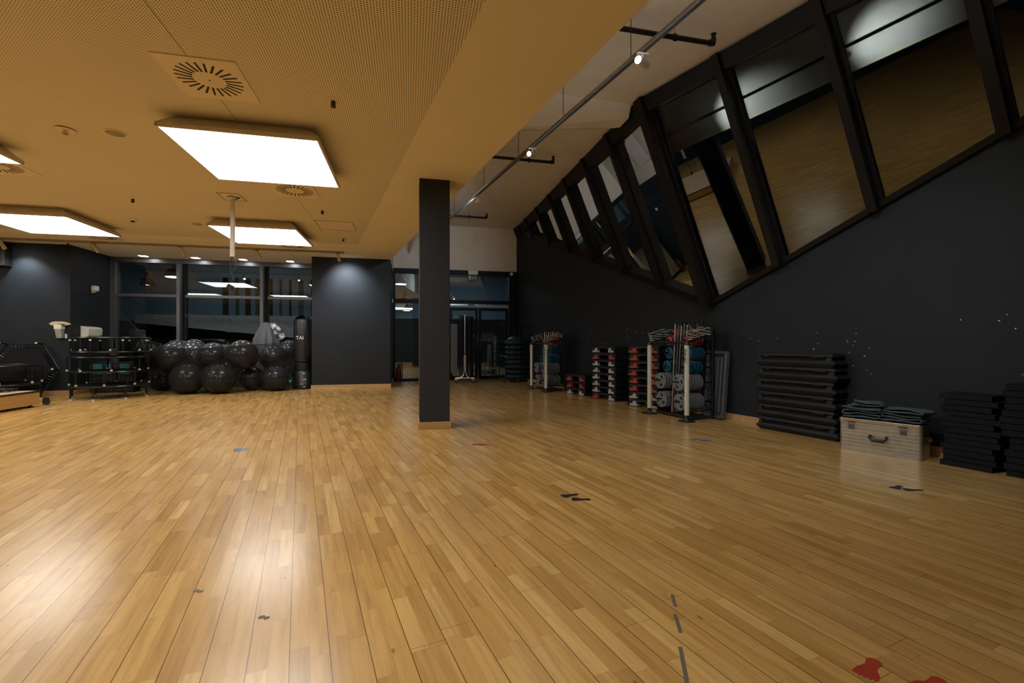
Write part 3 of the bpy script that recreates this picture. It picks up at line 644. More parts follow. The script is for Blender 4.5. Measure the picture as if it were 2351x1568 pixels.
# draped cloth
t = thing('draped_cloth', 'grey cloth hung over a pointed stand behind the balls', 'cloth', (-3.38, 12.02, 0))
mb = MB(); n = 96; prof = [(.03, 1.575), (.06, 1.565), (.09, 1.54), (.12, 1.49), (.165, 1.40), (.215, 1.28), (.26, 1.17), (.27, 1.05), (.25, .9), (.21, .7), (.2, .4), (.2, .05)]
vs = []; fs = []
for k, (r, z) in enumerate(prof):
    for j in range(n):
        a = 2*PI*j/n; f = min(1, k/5.); rr = r*(1+f*(.10*math.sin(7*a+1)+.06*math.sin(13*a+k*.2)+.05*math.sin(4*a)))
        vs.append((rr*math.cos(a), rr*math.sin(a)*.95, z))
for k in range(len(prof)-1):
    for j in range(n): fs.append((k*n+(j+1) % n, k*n+j, (k+1)*n+j, (k+1)*n+(j+1) % n))
fs.append(tuple(range(n))); mb.add(vs, fs).build('cloth', M['drape'], t, smooth=True)
t = thing('camouflage_sack', 'grey and white camouflage sack leaning behind the draped cloth', 'sack', (-3.02, 12.05, 1.16), rot=(0, math.radians(-33), 0))
MB().lathe([(.03, 0), (.085, .02), (.105, .10), (.105, .3), (.09, .42), (.05, .47), (.02, .475)], 28).build('sack', M['camo'], t, smooth=True)
MB().tube([(.11, 0, .05), (.115, 0, .2), (.11, 0, .4)], .006, 6).build('piping', M['black'], t)
# punching bag
t = thing('punching_bag', 'free-standing black punching bag with white letters beside the rear block', 'punching bag', (-2.47, 11.60, 0))
bs = MB().lathe([(.20, 0), (.225, .02), (.23, .10), (.215, .12), (.21, .38), (.19, .42), (.10, .43)], 36).build('base', M['leather'], t, smooth=True)
mb = MB()
for a, z in ((-1.3, .36), (-1.2, .22), (-1.25, .05)): mb.box(-.03, .03, -.003, .003, 0, .015, Rz(a+PI/2) @ Tr(0, -.213 if z > .15 else -.232, z))
mb.build('sticker', M['ivory'], bs)
MB().lathe([(.17, .43), (.175, .45), (.172, .60), (.15, .62)], 36).build('collar', M['black'], t, smooth=True)
bd = MB().lathe([(.15, .62), (.178, .64), (.182, 1.0), (.18, 1.55), (.165, 1.62), (.08, 1.65)], 36).build('bag', M['leather'], t, smooth=True)
mb = MB(); n = 48; vs = []; fs = []
pr = [(.03, 1.74), (.10, 1.72), (.15, 1.68), (.19, 1.6), (.195, 1.45), (.20, 1.25), (.205, 1.0), (.21, .75)]
for k, (r, z) in enumerate(pr):
    for j in range(n+1):
        a = -1.0+4.4*j/n; rr = r*(1+.05*math.sin(6*a+k*.4)); zz = z+.05*math.sin(3*a)*(k/7.); vs.append((rr*math.cos(a), rr*math.sin(a), zz))
for k in range(len(pr)-1):
    for j in range(n): fs.append((k*(n+1)+j+1, k*(n+1)+j, (k+1)*(n+1)+j, (k+1)*(n+1)+j+1))
o = mb.add(vs, fs).build('hooded_cloth', M['cloth_b'], t, smooth=True); sm = o.modifiers.new('thick', 'SOLIDIFY'); sm.thickness = .006
text('lettering', 'TAI', .11, M['ivory'], Tr(-.03, -.186, 1.16) @ Rx(PI/2), t)

# ------------------------------------------------------------ trampolines
def tramp_parts(t, R=.62, legs=8, h=.25, up=False, hexa=False, ph=.2):
    s = 1
    N_ = 6 if hexa else 40
    circ = [(R*math.cos(2*PI*i/N_), R*math.sin(2*PI*i/N_), 0) for i in range(N_)]
    MB().tube(circ, .016, 8, True).build('frame_ring', M['blackm'], t, smooth=not hexa)
    q = .80; mr = [(R*q*math.cos(2*PI*i/N_), R*q*math.sin(2*PI*i/N_)) for i in range(N_)]
    MB().prism(mr, -.004, .004).build('jumping_mat', M['foam'], t)
    mb = MB(); K = 60 if hexa else 44
    for k in range(K):
        u = k/K*N_; i = int(u); f = u-i
        a = Vector(circ[i]).lerp(Vector(circ[(i+1) % N_]), f); b = a*q
        mb.tube([a, b], .0045, 4)
    for k in range(K):
        u = k/K*N_; i = int(u); f = u-i; a = Vector(circ[i]).lerp(Vector(circ[(i+1) % N_]), f)*(q+.01)
        mb.box(-.012, .012, -.004, .004, .002, .009, Tr(*a) @ Rz(math.atan2(a.y, a.x)+PI/2))
    mb.build('bungee_loops', M['blackm'], t)
    for k in range(legs):
        a = 2*PI*k/legs+ph; x, y = R*math.cos(a), R*math.sin(a); z = h if up else -h
        L = MB().cyl((x, y, 0), (x, y, z*.9), .014, 8).build('leg', M['blackm'], t, smooth=True)
        MB().cyl((x, y, z*.88), (x, y, z), .019, 8).build('cap', M['cap'], L, smooth=True)
G = 'round mini trampolines stacked by the balls'
C_ = (-5.76, 10.52)
lv = [(.25, .25, False, 'lowest of the stacked mini trampolines, standing on the floor', .1), (.525, .262, False, 'second mini trampoline from the floor in the stack', .35), (.80, .262, False, 'middle mini trampoline of the stack of five', .55),
      (.90, .24, True, 'upturned mini trampoline in the stack with its legs pointing up', .0), (1.17, .245, False, 'topmost mini trampoline of the stack', .45)]
for z, h, up, lb, ph in lv:
    t = thing('mini_trampoline', lb, 'trampoline', (C_[0]+random.uniform(-.03, .03), C_[1]+random.uniform(-.03, .03), z), group=G)
    tramp_parts(t, .60, 8, h, up, False, ph)
G = 'mini trampolines behind the wooden stage'
for z, h, lb, ph in ((.31, .31, 'lower mini trampoline behind the wooden stage', .3), (.655, .33, 'upper mini trampoline behind the wooden stage', .7)):
    t = thing('mini_trampoline', lb, 'trampoline', (-7.42, 10.22, z), group=G); tramp_parts(t, .60, 8, h, False, False, ph)
t = thing('hexagonal_trampoline', 'hexagonal trampoline stood upright against the left wall', 'trampoline', (-7.5, 10.96, .535), rot=(math.radians(84), 0, 0))
tramp_parts(t, .60, 6, .20, True, True, 0)
# wooden stage
t = thing('stage_platform', 'low wooden stage platform with dark edge trim at the left edge', 'stage', (-6.07, 9.2, 0), 0)
MB().box(-2.4, 0, -2.2, 0, .045, .245).build('side_panel', M['stage'], t)
MB().box(-2.41, .006, -2.21, .006, .245, .27).build('edge_trim', M['black'], t)
MB().box(-2.38, -.03, -2.18, -.03, .2701, .2715).build('top_board', M['stagetop'], t)
for x, y in ((-.08, -.08), (-.08, -2.1), (-2.3, -.08), (-2.3, -2.1)): MB().cyl((x, y, 0), (x, y, .045), .03, 12).build('foot', M['black'], t)
t = thing('cable_coil', 'coil of black cable lying on the wooden stage', 'cable', (-6.45, 8.95, .2715+.012))
mb = MB()
for k in range(4): mb.tube([((.14+.012*k)*math.cos(a)+.01*k, (.14+.01*k)*math.sin(a), .012*k+.02*max(0, math.sin(a+k))) for a in [2*PI*i/30 for i in range(30)]], .0075, 6, True)
mb.build('cable', M['blackm'], t, smooth=True)
t = thing('caster_wheel', 'black caster wheel on the floor at the end of the wooden stage', 'wheel', (-6.12, 9.42, 0), .6)
MB().lathe([(.045, -.015), (.05, -.01), (.05, .01), (.045, .015)], 20, Tr(0, 0, .05) @ Rx(PI/2)).build('wheel', M['black'], t, smooth=True)
MB().prism3([(-.05, -.03, .06), (.05, -.03, .06), (.03, -.03, .13), (-.03, -.03, .13)], (0, .06, 0)).build('fork', M['blackm'], t)
# toy-like teal crates seen through the trampoline stack
t = thing('storage_basket', 'teal wire-fronted basket behind the trampoline stack', 'basket', (-6.35, 11.5, 0))
for a, b, lb in ((-.28, -.12, 'basket_pane'), (-.04, .06, 'basket_pane'), (.22, .40, 'basket_pane')):
    q = MB().box(a, b, -.01, .01, .40, .62).build(lb, M['tealm'], t)
mb = MB(); mb.box(-.33, .45, .0, .30, 0, .36); mb.box(-.33, .45, .02, .3, .36, .66); mb.build('body', M['black'], t)
mb = MB()
for z in (.06, .14, .22, .30, .42, .50, .58): mb.box(-.33, .45, -.016, -.010, z, z+.006)
for x in [-.33+.078*k for k in range(11)]: mb.box(x, x+.005, -.016, -.010, .04, .62)
mb.build('wire_front', M['frame2'], t)

# ------------------------------------------------------------ things on the left walls
t = thing('soap_dispenser', 'grey-white dispenser on the left wall with crumpled cloth on top', 'dispenser', (-6.95, 11.1, 1.17))
MB().frustum((-.045, .045, -.08, 0), 0, (-.055, .055, -.11, 0), .18).build('tank', mat('dispenser_tank_grey', (.30, .31, .27), .4), t, bevel=.006)
MB().box(-.065, .065, -.12, 0, .18, .27).build('lid', M['whitep'], t, bevel=.01); MB().box(.075, .10, -.03, 0, 0, .09).build('label_strip', M['whitep'], t)
mb = MB(); vs = []; n = 20
for k, (r, z) in enumerate(((.16, .268), (.175, .285), (.12, .315), (.04, .33))):
    for j in range(n): a = 2*PI*j/n; rr = r*(1+.15*math.sin(5*a+k)); vs.append((rr*math.cos(a), -.055+rr*.35*math.sin(a), z+.015*math.sin(4*a)))
fs = [(k*n+j, k*n+(j+1) % n, (k+1)*n+(j+1) % n, (k+1)*n+j) for k in range(3) for j in range(n)]+[tuple(range(3*n, 4*n)), tuple(range(n-1, -1, -1))]
o = mb.add(vs, fs).build('crumpled_cloth', M['tissue'], smooth=True); o.location = (-6.95, 11.1, 1.17); tag(o, 'crumpled brown cloth lying on top of the wall dispenser', 'cloth')
t = thing('paper_towel_dispenser', 'white paper towel dispenser on the wall above the trampoline stack', 'dispenser', (-6.8, 11.62, 1.20), 0)
pr = [(0, .0), (.11, .0), (.14, .03), (.15, .17), (.13, .21), (0, .235)]
MB().prism3([(x, -.23, z) for x, z in pr], (0, .46, 0)).build('cover', M['whitep'], t, bevel=.012, seg=3)
MB().lathe([(.018, 0), (.018, .004)], 14, Tr(.146, .17, .035) @ Ry(PI/2)).build('lock', M['black'], t)
t = thing('motion_sensor', 'small white box sensor high on the left side wall', 'sensor', (-6.8, 11.78, 2.27), 0)
MB().box(0, .10, -.07, .05, -.06, .06).build('body', M['whitep'], t, bevel=.02, seg=3); MB().box(0, .05, -.05, .02, -.09, -.065).build('bracket', M['whitep'], t)
MB().tube([(.04, .02, -.06), (.045, .02, -.085)], .006, 6).build('hook', M['blackm'], t)
t = thing('ceiling_box', 'white rectangular box with black surround under the ceiling at the left edge', 'box', (-7.86, 10.90, 2.70))
MB().box(-1.2, 0.08, .02, .2, -.1, .30).build('surround', M['black'], t); MB().box(-1.2, 0, -.03, .02, .03, .37).build('front', M['whitep'], t, bevel=.005)

# ------------------------------------------------------------ rear right: extinguisher, mat rack, dome cart
t = thing('fire_extinguisher', 'dark red fire extinguisher standing at the left of the rear glazing', 'fire extinguisher', (-.31, 13.05, 0))
MB().lathe([(.07, 0), (.075, .02), (.075, .36), (.06, .40), (.03, .43), (.02, .45)], 28).build('cylinder', M['red2'], t, smooth=True)
MB().box(-.05, .03, -.012, .012, .45, .48).box(-.07, .03, -.01, .01, .49, .505, Ry(.15)).build('valve_handle', M['black'], t)
MB().tube([(.02, 0, .46), (.08, 0, .48), (.105, 0, .42), (.10, 0, .2), (.095, 0, .03)], .011, 8).build('hose', M['black'], t, smooth=True)
t = thing('mat_rack', 'wheeled silver stand holding hung exercise mats in front of the glass doors', 'mat rack', (1.45, 12.25, 0), -.1)
up = MB().tube([(0, -.05, .32), (0, -.05, 1.83)], .02, 12).build('upright', M['steel'], t, smooth=True)
for s in (-1, 1):
    MB().tube([(s*.02, -.05, .75), (s*.02, -.05, .32), (s*.05, -.05, .2), (s*.13, -.05, .13), (s*.27, -.05, .105)], .019, 10).build('leg', M['steel'], t, smooth=True)
    MB().tube([(s*.02, .42, .6), (s*.02, .42, .3), (s*.05, .42, .2), (s*.13, .42, .13), (s*.27, .42, .105)], .019, 10).build('leg', M['steel'], t, smooth=True)
for s in (-1, 1):
    for y in (-.05, .42):
        c = MB().lathe([(.032, -.012), (.036, -.008), (.036, .008), (.032, .012)], 18, Tr(s*.22, y, .036) @ Rx(PI/2)).build('caster', M['black'], t, smooth=True)
        MB().box(s*.22-.012, s*.22+.012, y-.016, y+.016, .05, .10).build('fork', M['steel'], c)
MB().tube([(-.27, -.05, .135), (.27, -.05, .135)], .014).build('base_bar', M['steel'], t); MB().tube([(0, .42, .3), (0, .42, 1.83)], .02, 12).build('upright', M['steel'], t, smooth=True)
MB().tube([(-.30, .18, 1.80), (.30, .18, 1.80)], .012).build('hanging_rod', M['steel'], t); MB().tube([(0, -.05, 1.82), (0, .42, 1.82)], .015).build('top_bar', M['steel'], t)
m0 = None
for k in range(11):
    x = -.15+k*.034+(.03 if k > 3 else 0)
    loc = Matrix.Translation((1.45, 12.25, 0)) @ Rz(-.1) @ Vector((x, .18, 0))
    h = random.uniform(-.03, .03)
    lb = '%s thin black mat from the left hanging on the silver stand' % ORD[k]
    if m0 is None:
        m0 = MB().box(-.010, .010, -.20, .20, .17, 1.82).build('exercise_mat', M['foam'], bevel=.004); tag(m0, lb, 'exercise mat', 'black mats hung on the silver stand')
        m0.rotation_euler = (0, 0, -.1); m0.location = loc
    else:
        c = m0.copy(); sc.collection.objects.link(c); c.location = (loc.x, loc.y, h*.5); c.rotation_euler = (0, 0, -.1+random.uniform(-.03, .03)); c['label'] = lb
o = MB().box(-.09, .09, -.012, .012, .27, 1.60).build('exercise_mat', M['matg'], bevel=.004, loc=(1.17, 12.42, 0)); tag(o, 'lighter grey mat hanging at the left side of the silver stand', 'exercise mat')
# cart with half-dome trainers
t = thing('ball_cart', 'black wire cage cart on casters beside the rear glass doors', 'cart', (2.86, 12.45, 0), math.radians(9))
for z in (.10, .40, .72, 1.15): MB().tube([(-.33, -.33, z), (.33, -.33, z), (.33, .33, z), (-.33, .33, z)], .009, 6, True).build('hoop', M['blackm'], t)
for x in (-.33, .33):
    MB().tube([(x, -.33, .08), (x, -.33, 1.45), (x, -.28, 1.60), (x, .28, 1.60), (x, .33, 1.45), (x, .33, .08)], .013, 8).build('side_hoop', M['blackm'], t, smooth=True)
for x in (-.16, .02, .18): MB().tube([(x, -.33, .1), (x, -.33, 1.45)], .007, 6).build('bar', M['blackm'], t)
for x in (-.3, .3):
    for y in (-.3, .3): MB().lathe([(.03, -.01), (.033, 0), (.03, .01)], 16, Tr(x, y, .034) @ Rx(PI/2)).build('caster', M['steel'], t)
MB().box(-.33, .33, -.33, .33, .08, .10).build('tray', M['black'], t)
d0 = None
for k in range(8):
    z = .105+k*.135; lb = ('lowest' if k == 0 else 'topmost' if k == 7 else ORD[k]+' from the bottom')+' dark blue half dome stacked in the cage cart'
    pr = [(.20, .0), (.275, .012), (.285, .035), (.27, .06), (.22, .09), (.14, .115), (.06, .125)]
    if k == 7: pr = [(.20, .0), (.275, .012), (.285, .035), (.27, .08), (.23, .14), (.15, .19), (.05, .21)]
    d = thing('balance_dome', lb, 'balance dome', (2.88, 12.43, z), .2*k, 'dark half domes in the cage cart'); MB().lathe(pr, 40).build('dome', M['dome'], d, smooth=True); MB().lathe([(.288, .018), (.288, .03)], 40).build('rim', M['black'], d)

# ------------------------------------------------------------ plate racks
def plate_mesh(name, R, th, m, lob=7):
    n = 48; rr = [.10, .40, .74, 1.0]
    def rad(k, i):
        a = 2*PI*i/n
        return R*rr[k] if k < 3 else R*(1-.035*(1-math.cos(lob*a))/2)
    vs = []; fs = []
    for s in (0, 1):
        for k in range(4):
            for i in range(n):
                a = 2*PI*i/n; r = rad(k, i); y = (-th/2 if s == 0 else th/2)*(1 if k < 3 else .6)
                vs.append((r*math.cos(a), y, r*math.sin(a)))
    I = lambda s, k, i: s*4*n+k*n+i % n
    hole = lambda i: (i % 16) in (1, 2, 3, 4, 5, 6)
    for i in range(n):
        for k in range(3):
            if k == 1 and hole(i % n): continue
            fs.append((I(0, k, i), I(0, k, i+1), I(0, k+1, i+1), I(0, k+1, i))); fs.append((I(1, k, i), I(1, k+1, i), I(1, k+1, i+1), I(1, k, i+1)))
        fs.append((I(0, 3, i), I(0, 3, i+1), I(1, 3, i+1), I(1, 3, i))); fs.append((I(0, 0, i+1), I(0, 0, i), I(1, 0, i), I(1, 0, i+1)))
        if hole(i % n):
            fs.append((I(0, 1, i+1), I(0, 1, i), I(1, 1, i), I(1, 1, i+1))); fs.append((I(0, 2, i), I(0, 2, i+1), I(1, 2, i+1), I(1, 2, i)))
            if not hole((i-1) % n): fs.append((I(0, 1, i), I(0, 2, i), I(1, 2, i), I(1, 1, i)))
            if not hole((i+1) % n): fs.append((I(0, 2, i+1), I(0, 1, i+1), I(1, 1, i+1), I(1, 2, i+1)))
    return MB().add(vs, fs)
PM = {}
def plate_obj(kind, loc, rz, roll, label, group):
    if kind not in PM:
        R, th, m = {'grey': (.12, .026, M['grey']), 'teal': (.088, .024, M['blue']), 'coral': (.066, .020, M['pink'])}[kind]
        o = plate_mesh('weight_plate', R, th, m).build('weight_plate', m, smooth=True); PM[kind] = o
    else: o = PM[kind].copy(); sc.collection.objects.link(o)
    o.location = loc; o.rotation_euler = (0, roll, rz); tag(o, label, 'weight plate', group)
bar0 = [None]; col0 = [None]
def rack(loc, rz, who):
    F = Tr(*loc) @ Rz(rz)
    t = thing('plate_rack', 'weight plate rack with two cream posts, the %s of the two' % ('nearer and larger' if who == 'near' else 'farther'), 'weight rack', loc, rz, 'weight plate racks')
    for s in (-1, 1):
        x = s*.39
        p = MB().cyl((x, 0, .085), (x, 0, 1.04), .033, 24).build('post', M['post'], t, smooth=True)
        MB().lathe([(.115, 0), (.115, .006), (.04, .012), (.03, .03), (.03, .085)], 32, Tr(x, 0, 0)).build('foot_disc', M['black'], p, smooth=True)
        MB().lathe([(.035, 1.035), (.035, 1.06), (.02, 1.085)], 20, Tr(x, 0, 0)).build('post_cap', M['black'], p, smooth=True)
        MB().tube([(x, 0, 1.06), (x, .08, 1.10), (x*.96, .45, 1.20)], .016, 8).build('side_rail', M['blackm'], t, smooth=True)
        MB().tube([(x*.96, .48, .02), (x*.96, .48, 1.28)], .022, 8).build('rear_upright', M['blackm'], t)
        MB().tube([(x, .03, .13), (x*.96, .48, .13)], .012, 8).build('lower_rail', M['blackm'], t)
        for k in range(4):
            y = .06+.105*k; z0 = 1.09+.028*k
            pin = MB().tube([(x, y, z0), (x, y-.05, z0+.19)], .0055, 6).build('collar_pin', M['blackm'], t)
            for q in range(4 if k < 3 else 3):
                u = .012+.035*q; c_loc = F @ Vector((x, y-u*.26, z0+u))
                lb = '%s pale spring collar up the %s pin on the %s side of the %s rack' % (ORD[q], ORD[k], 'left' if s < 0 else 'right', who)
                if col0[0] is None:
                    n = 24; mb = MB(); vs = []
                    for (r, z) in ((.018, .0), (.045, .004), (.047, .012), (.018, .014)): vs += [(r*math.cos(2*PI*j/n), r*math.sin(2*PI*j/n), z+(.008*math.sin(4*PI*j/n) if r > .03 else 0)) for j in range(n)]
                    fs = [(kk*n+j, kk*n+(j+1) % n, (kk+1)*n+(j+1) % n, (kk+1)*n+j) for kk in range(3) for j in range(n)]+[(3*n+j, 3*n+(j+1) % n, (j+1) % n, j) for j in range(n)]
                    o = mb.add(vs, fs).build('spring_collar', M['collar'], smooth=True); col0[0] = o
                else: o = col0[0].copy(); sc.collection.objects.link(o)
                o.location = c_loc; o.rotation_euler = (.26*math.cos(rz)*1.0, .26*math.sin(rz), random.random()*6); tag(o, lb, 'collar', 'pale spring collars on the %s rack' % who)
    MB().tube([(-.39, .02, 1.07), (.39, .02, 1.07)], .018, 8).build('top_bar', M['blackm'], t); MB().tube([(-.37, .48, 1.24), (.37, .48, 1.24)], .018, 8).build('top_bar', M['blackm'], t)
    MB().box(-.36, .36, .10, .42, .02, .05).build('floor_tray', M['black'], t)
    rows = [('grey', .235, .06, 7, 'lowest'), ('grey', .51, .04, 7, 'second'), ('teal', .72, .16, 5, 'third'), ('teal', .915, .20, 5, 'fourth'), ('coral', 1.10, .20, 5, 'fifth'), ('coral', 1.205, .30, 4, 'top')]
    for kind, z, y0, n, rw in rows:
        MB().tube([(-.37, .47, z), (.37, .47, z)], .014, 6).build('cross_bar', M['blackm'], t)
        for s in (-1, 1):
            x = s*.19
            MB().tube([(x, y0-.10, z+.012), (x, .47, z)], .011, 8).build('peg', M['blackm'], t)
            nn = n
            if kind == 'grey' and s < 0 and rw == 'lowest': nn = 5
            for k in range(nn):
                p = F @ Vector((x, y0+k*(.054 if kind == 'grey' else .056), z))
                plate_obj(kind, p, rz, random.uniform(0, 6), '%s %s weight plate from the front on the %s %s peg of the %s rack' % (ORD[k], kind, rw, 'left' if s < 0 else 'right', who), '%s plates on the %s rack' % (kind, who))
    for k in range(8):
        a = F @ Vector((-.035+.006*k, .12+.035*k, .06)); b = F @ Vector((-.01+.012*k, .16+.045*k, 1.34-.012*(k % 3)))
        lb = '%s steel bar from the front standing in the middle of the %s rack' % (ORD[k], who)
        o = MB().tube([(0, 0, 0), (0, 0, (b-a).length)], .0125, 10).build('barbell_bar', M['steel'] if k % 2 == 0 else M['frame2'], smooth=True)
        o.location = a; o.rotation_euler = (b-a).to_track_quat('Z', 'Y').to_euler(); tag(o, lb, 'barbell bar', 'bars standing in the %s rack' % who)
    for k in range(7):
        x, y = -.25+.085*k, .40
        h = MB().tube([(x, y, 1.24), (x, y, 1.36)], .009, 6).build('strap_hook', M['pink'] if k % 2 else M['blackm'], t); MB().box(x-.014, x+.014, y-.012, y+.012, 1.34, 1.385).build('clip', M['black'], h)
    # writing down the right-hand post
    text('lettering', 'tiguar', .085, M['black'], Tr(.39-.016, -.0335, .985) @ Rz(0) @ Rx(PI/2) @ Rz(-PI/2), t, align='LEFT')
RZF = math.atan2(-.988, .156)
rack((2.845, 9.93, 0), RZF, 'far'); rack((3.612, 5.90, 0), RZF, 'near')

# ------------------------------------------------------------ step platforms
def step_mesh(L=.70, Dp=.38, H=.125):
    t = thing('step_platform', 'x', 'step platform')
    a, b = L/2, L/2-.035
    # end view: trapezoid along the length, deck on top
    MB().frustum((-b-.012, b+.012, .012, Dp-.012), H*.70, (-b, b, .02, Dp-.02), H*.97).build('deck', M['stepb'], t, bevel=.006)
    mb = MB()
    mb.prism3([(-a, .0, .006), (-a+.15, 0, .006), (-a+.15, 0, H*.28), (-a+.28, 0, H*.70), (a-.28, 0, H*.70), (a-.15, 0, H*.28), (a-.15, 0, .006), (a, 0, .006), (b+.012, 0, H*.72), (-b-.012, 0, H*.72)][:10], (0, .02, 0))
    mb.prism3([(-a, Dp, .006), (-a, Dp-.0, .007), (-b-.012, Dp, H*.72), (b+.012, Dp, H*.72), (a, Dp, .006), (a-.15, Dp, .006), (a-.15, Dp, H*.28), (a-.28, Dp, H*.7), (-a+.28, Dp, H*.7), (-a+.15, Dp, H*.28), (-a+.15, Dp, .006)], (0, -.02, 0))
    for s in (-1, 1): mb.prism3([(s*a, .0, .006), (s*a, Dp, .006), (s*(b+.012), Dp, H*.72), (s*(b+.012), 0, H*.72)], (-s*.02, 0, 0))
    mb.build('body', M['stepb'], t)
    return t
def L_pad(t, side, m, L=.70, Dp=.38, H=.125):
    a = L/2; x = side
    pts = [(-a+.045, .012), (-a+.205, .012), (-a+.185, .092), (-a+.125, .092), (-a+.115, .05), (-a+.06, .05)]
    pts = [(px*(-x if x > 0 else 1), pz) for px, pz in pts]
    return MB().prism3([(px, -.004, pz) for px, pz in pts], (0, .06, 0)).build('foot_pad', m, t)
def steps(loc, rz, cols, where, H=.125, jit=.012, L=.70, Dp=.38):
    F = Tr(*loc) @ Rz(rz); n = len(cols)
    for k, (cl, cr) in enumerate(cols):          # from the floor up
        t = step_mesh(L, Dp, H); p = F @ Vector((L/2+random.uniform(-jit, jit), random.uniform(0, jit), k*H))
        t.location = p; t.rotation_euler = (0, 0, rz+random.uniform(-.02, .02))
        pos = 'lowest' if k == 0 else 'topmost' if k == n-1 else ORD[k]+' from the floor'
        nm = {'g': 'grey', 'r': 'red'}
        t['label'] = 'black step with %s feet, %s in the %s' % (nm[cl] if cl == cr else nm[cl]+' and '+nm[cr], pos, where); t['group'] = 'steps in the '+where
        for s, c in ((-1, cl), (1, cr)): L_pad(t, s, M['red'] if c == 'r' else M['lgrey'], L, Dp, H)
steps((3.228, 9.227, 0), math.atan2(-.947, .32), ['gg', 'rr', 'rr'], 'low stack of three', .14, L=.66)
steps((3.44, 8.326, 0), math.atan2(-.956, .293), ['rg', 'gg', 'gg', 'gg', 'gg', 'gg', 'rr', 'gg'], 'mostly grey-footed stack', .126, Dp=.33)
steps((3.626, 7.162, 0), math.atan2(-.927, .375), ['gg', 'gg', 'rr', 'rr', 'rr', 'rr', 'rr', 'rr'], 'red-footed stack', .1275, L=.66, Dp=.29)
# leaning grey board
t = thing('step_board', 'grey ribbed step board leaning upright against the wall beside the near rack', 'step board', (4.165, 5.83, .0))
x_ = Vector((.19, -.98, 0)).normalized(); z_ = Vector((.085, .012, .955)).normalized(); y_ = z_.cross(x_).normalized(); x_ = y_.cross(z_).normalized()
t.rotation_euler = Matrix((x_, y_, z_)).transposed().to_euler()
W_, H_ = .36, .955
MB().box(0, W_, 0, .02, .01, H_).build('deck', M['board'], t, bevel=.015)
mb = MB(); mb.box(0, .045, -.045, 0, .01, H_); mb.box(W_-.045, W_, -.045, 0, .01, H_); mb.box(.045, W_-.045, -.045, 0, .01, .055); mb.box(.045, W_-.045, -.045, 0, H_-.05, H_)
mb.build('rim', M['board'], t, bevel=.012, seg=3)
for x in (.20, .265): MB().tube([(x, -.02, .10), (x, -.02, H_-.10)], .020, 12).build('rib', M['board'], t, smooth=True)
mb = MB()
for z in (.18, .40, .62, .80): mb.box(.12, .31, -.018, 0, z, z+.012)
mb.box(.15, .162, -.02, 0, .06, H_-.06); mb.build('cross_rib', M['board'], t)
for x, z in ((.023, .03), (W_-.023, .03), (.023, H_-.03), (W_-.023, H_-.03)): MB().lathe([(.010, -.002), (.010, .002)], 12, Tr(x, -.046, z) @ Rx(PI/2)).build('hole', M['slot'], t)
for z in (.30, .62): MB().tube([(.09+.03*math.cos(a), -.02, z+.04*math.sin(a)) for a in [2*PI*i/20 for i in range(20)]], .008, 6, True).build('ring_boss', M['board'], t)
# stack of big black benches
a0 = Vector((4.235, 4.93, 0)); RZB = math.atan2(-.977, .213)
for k in range(6):
    lb = 'wide black step bench, %s of the big stack beside the metal case' % ('bottom' if k == 0 else 'top' if k == 5 else ORD[k]+' from the floor')
    p = Tr(*a0) @ Rz(RZB) @ Vector((.49+random.uniform(-.015, .015), .0, k*.157))
    t = thing('step_bench', lb, 'step bench', p, RZB+random.uniform(-.012, .012), 'black step benches in the big stack')
    L_ = .485; dd = .232
    o = MB().frustum((-L_+.05, L_-.05, .03, dd), .0, (-L_, L_, .0, dd), .045).frustum((-L_, L_, 0, dd), .045, (-L_+.035, L_-.035, .018, dd), .085).build('base', M['stepb'], t, bevel=.008)
    MB().box(-L_+.05, L_-.06, .04, dd, .085, .122).build('recess', M['foam'], t)
    MB().frustum((-L_+.03, L_-.03, .012, dd), .122, (-L_+.05, L_-.05, .022, dd), .157).build('deck', M['stepb'], t, bevel=.008)
    MB().prism3([(L_-.13, .008, .05), (L_-.05, .008, .05), (L_-.05, .016, .12), (L_-.10, .016, .12)], (0, .05, 0)).build('corner_foot', M['stepb'], t, bevel=.006); MB().prism3([(-L_+.04, .008, .05), (-L_+.10, .008, .05), (-L_+.08, .016, .12), (-L_+.04, .016, .12)], (0, .05, 0)).build('corner_foot', M['stepb'], t, bevel=.006)
    mb = MB(); mb.box(-L_+.12, -L_+.20, .010, .05, .116, .124); mb.box(L_-.26, L_-.14, .010, .05, .116, .124); mb.build('latch', M['black'], t)

# ------------------------------------------------------------ aluminium case and blankets
RZC = math.atan2(-.576, .246); t = thing('metal_case', 'ribbed aluminium case with two latches and a black handle on the floor', 'case', (4.215, 3.745, 0), RZC)
L_, D_, H_ = .635, .27, .285
def rrect(x0, x1, y0, y1, r, n=5):
    pts = []
    for cx, cy, a in ((x1-r, y1-r, 0), (x0+r, y1-r, PI/2), (x0+r, y0+r, PI), (x1-r, y0+r, 1.5*PI)):
        for i in range(n+1): pts.append((cx+r*math.cos(a+PI/2*i/n), cy+r*math.sin(a+PI/2*i/n)))
    return pts
MB().prism(rrect(0, L_, 0, D_, .03), .012, H_).build('body', M['alu'], t)
MB().prism(rrect(-.006, L_+.006, -.006, D_+.0, .035), 0, .018).build('bottom_rim', M['steel'], t)
MB().prism(rrect(-.008, L_+.008, -.010, D_+.0, .035), H_, H_+.035).build('lid', M['steel'], t, bevel=.004)
for x in (.012, L_-.05): MB().box(x, x+.004, -.003, .0, .018, H_).build('corner_seam', M['steel'], t)
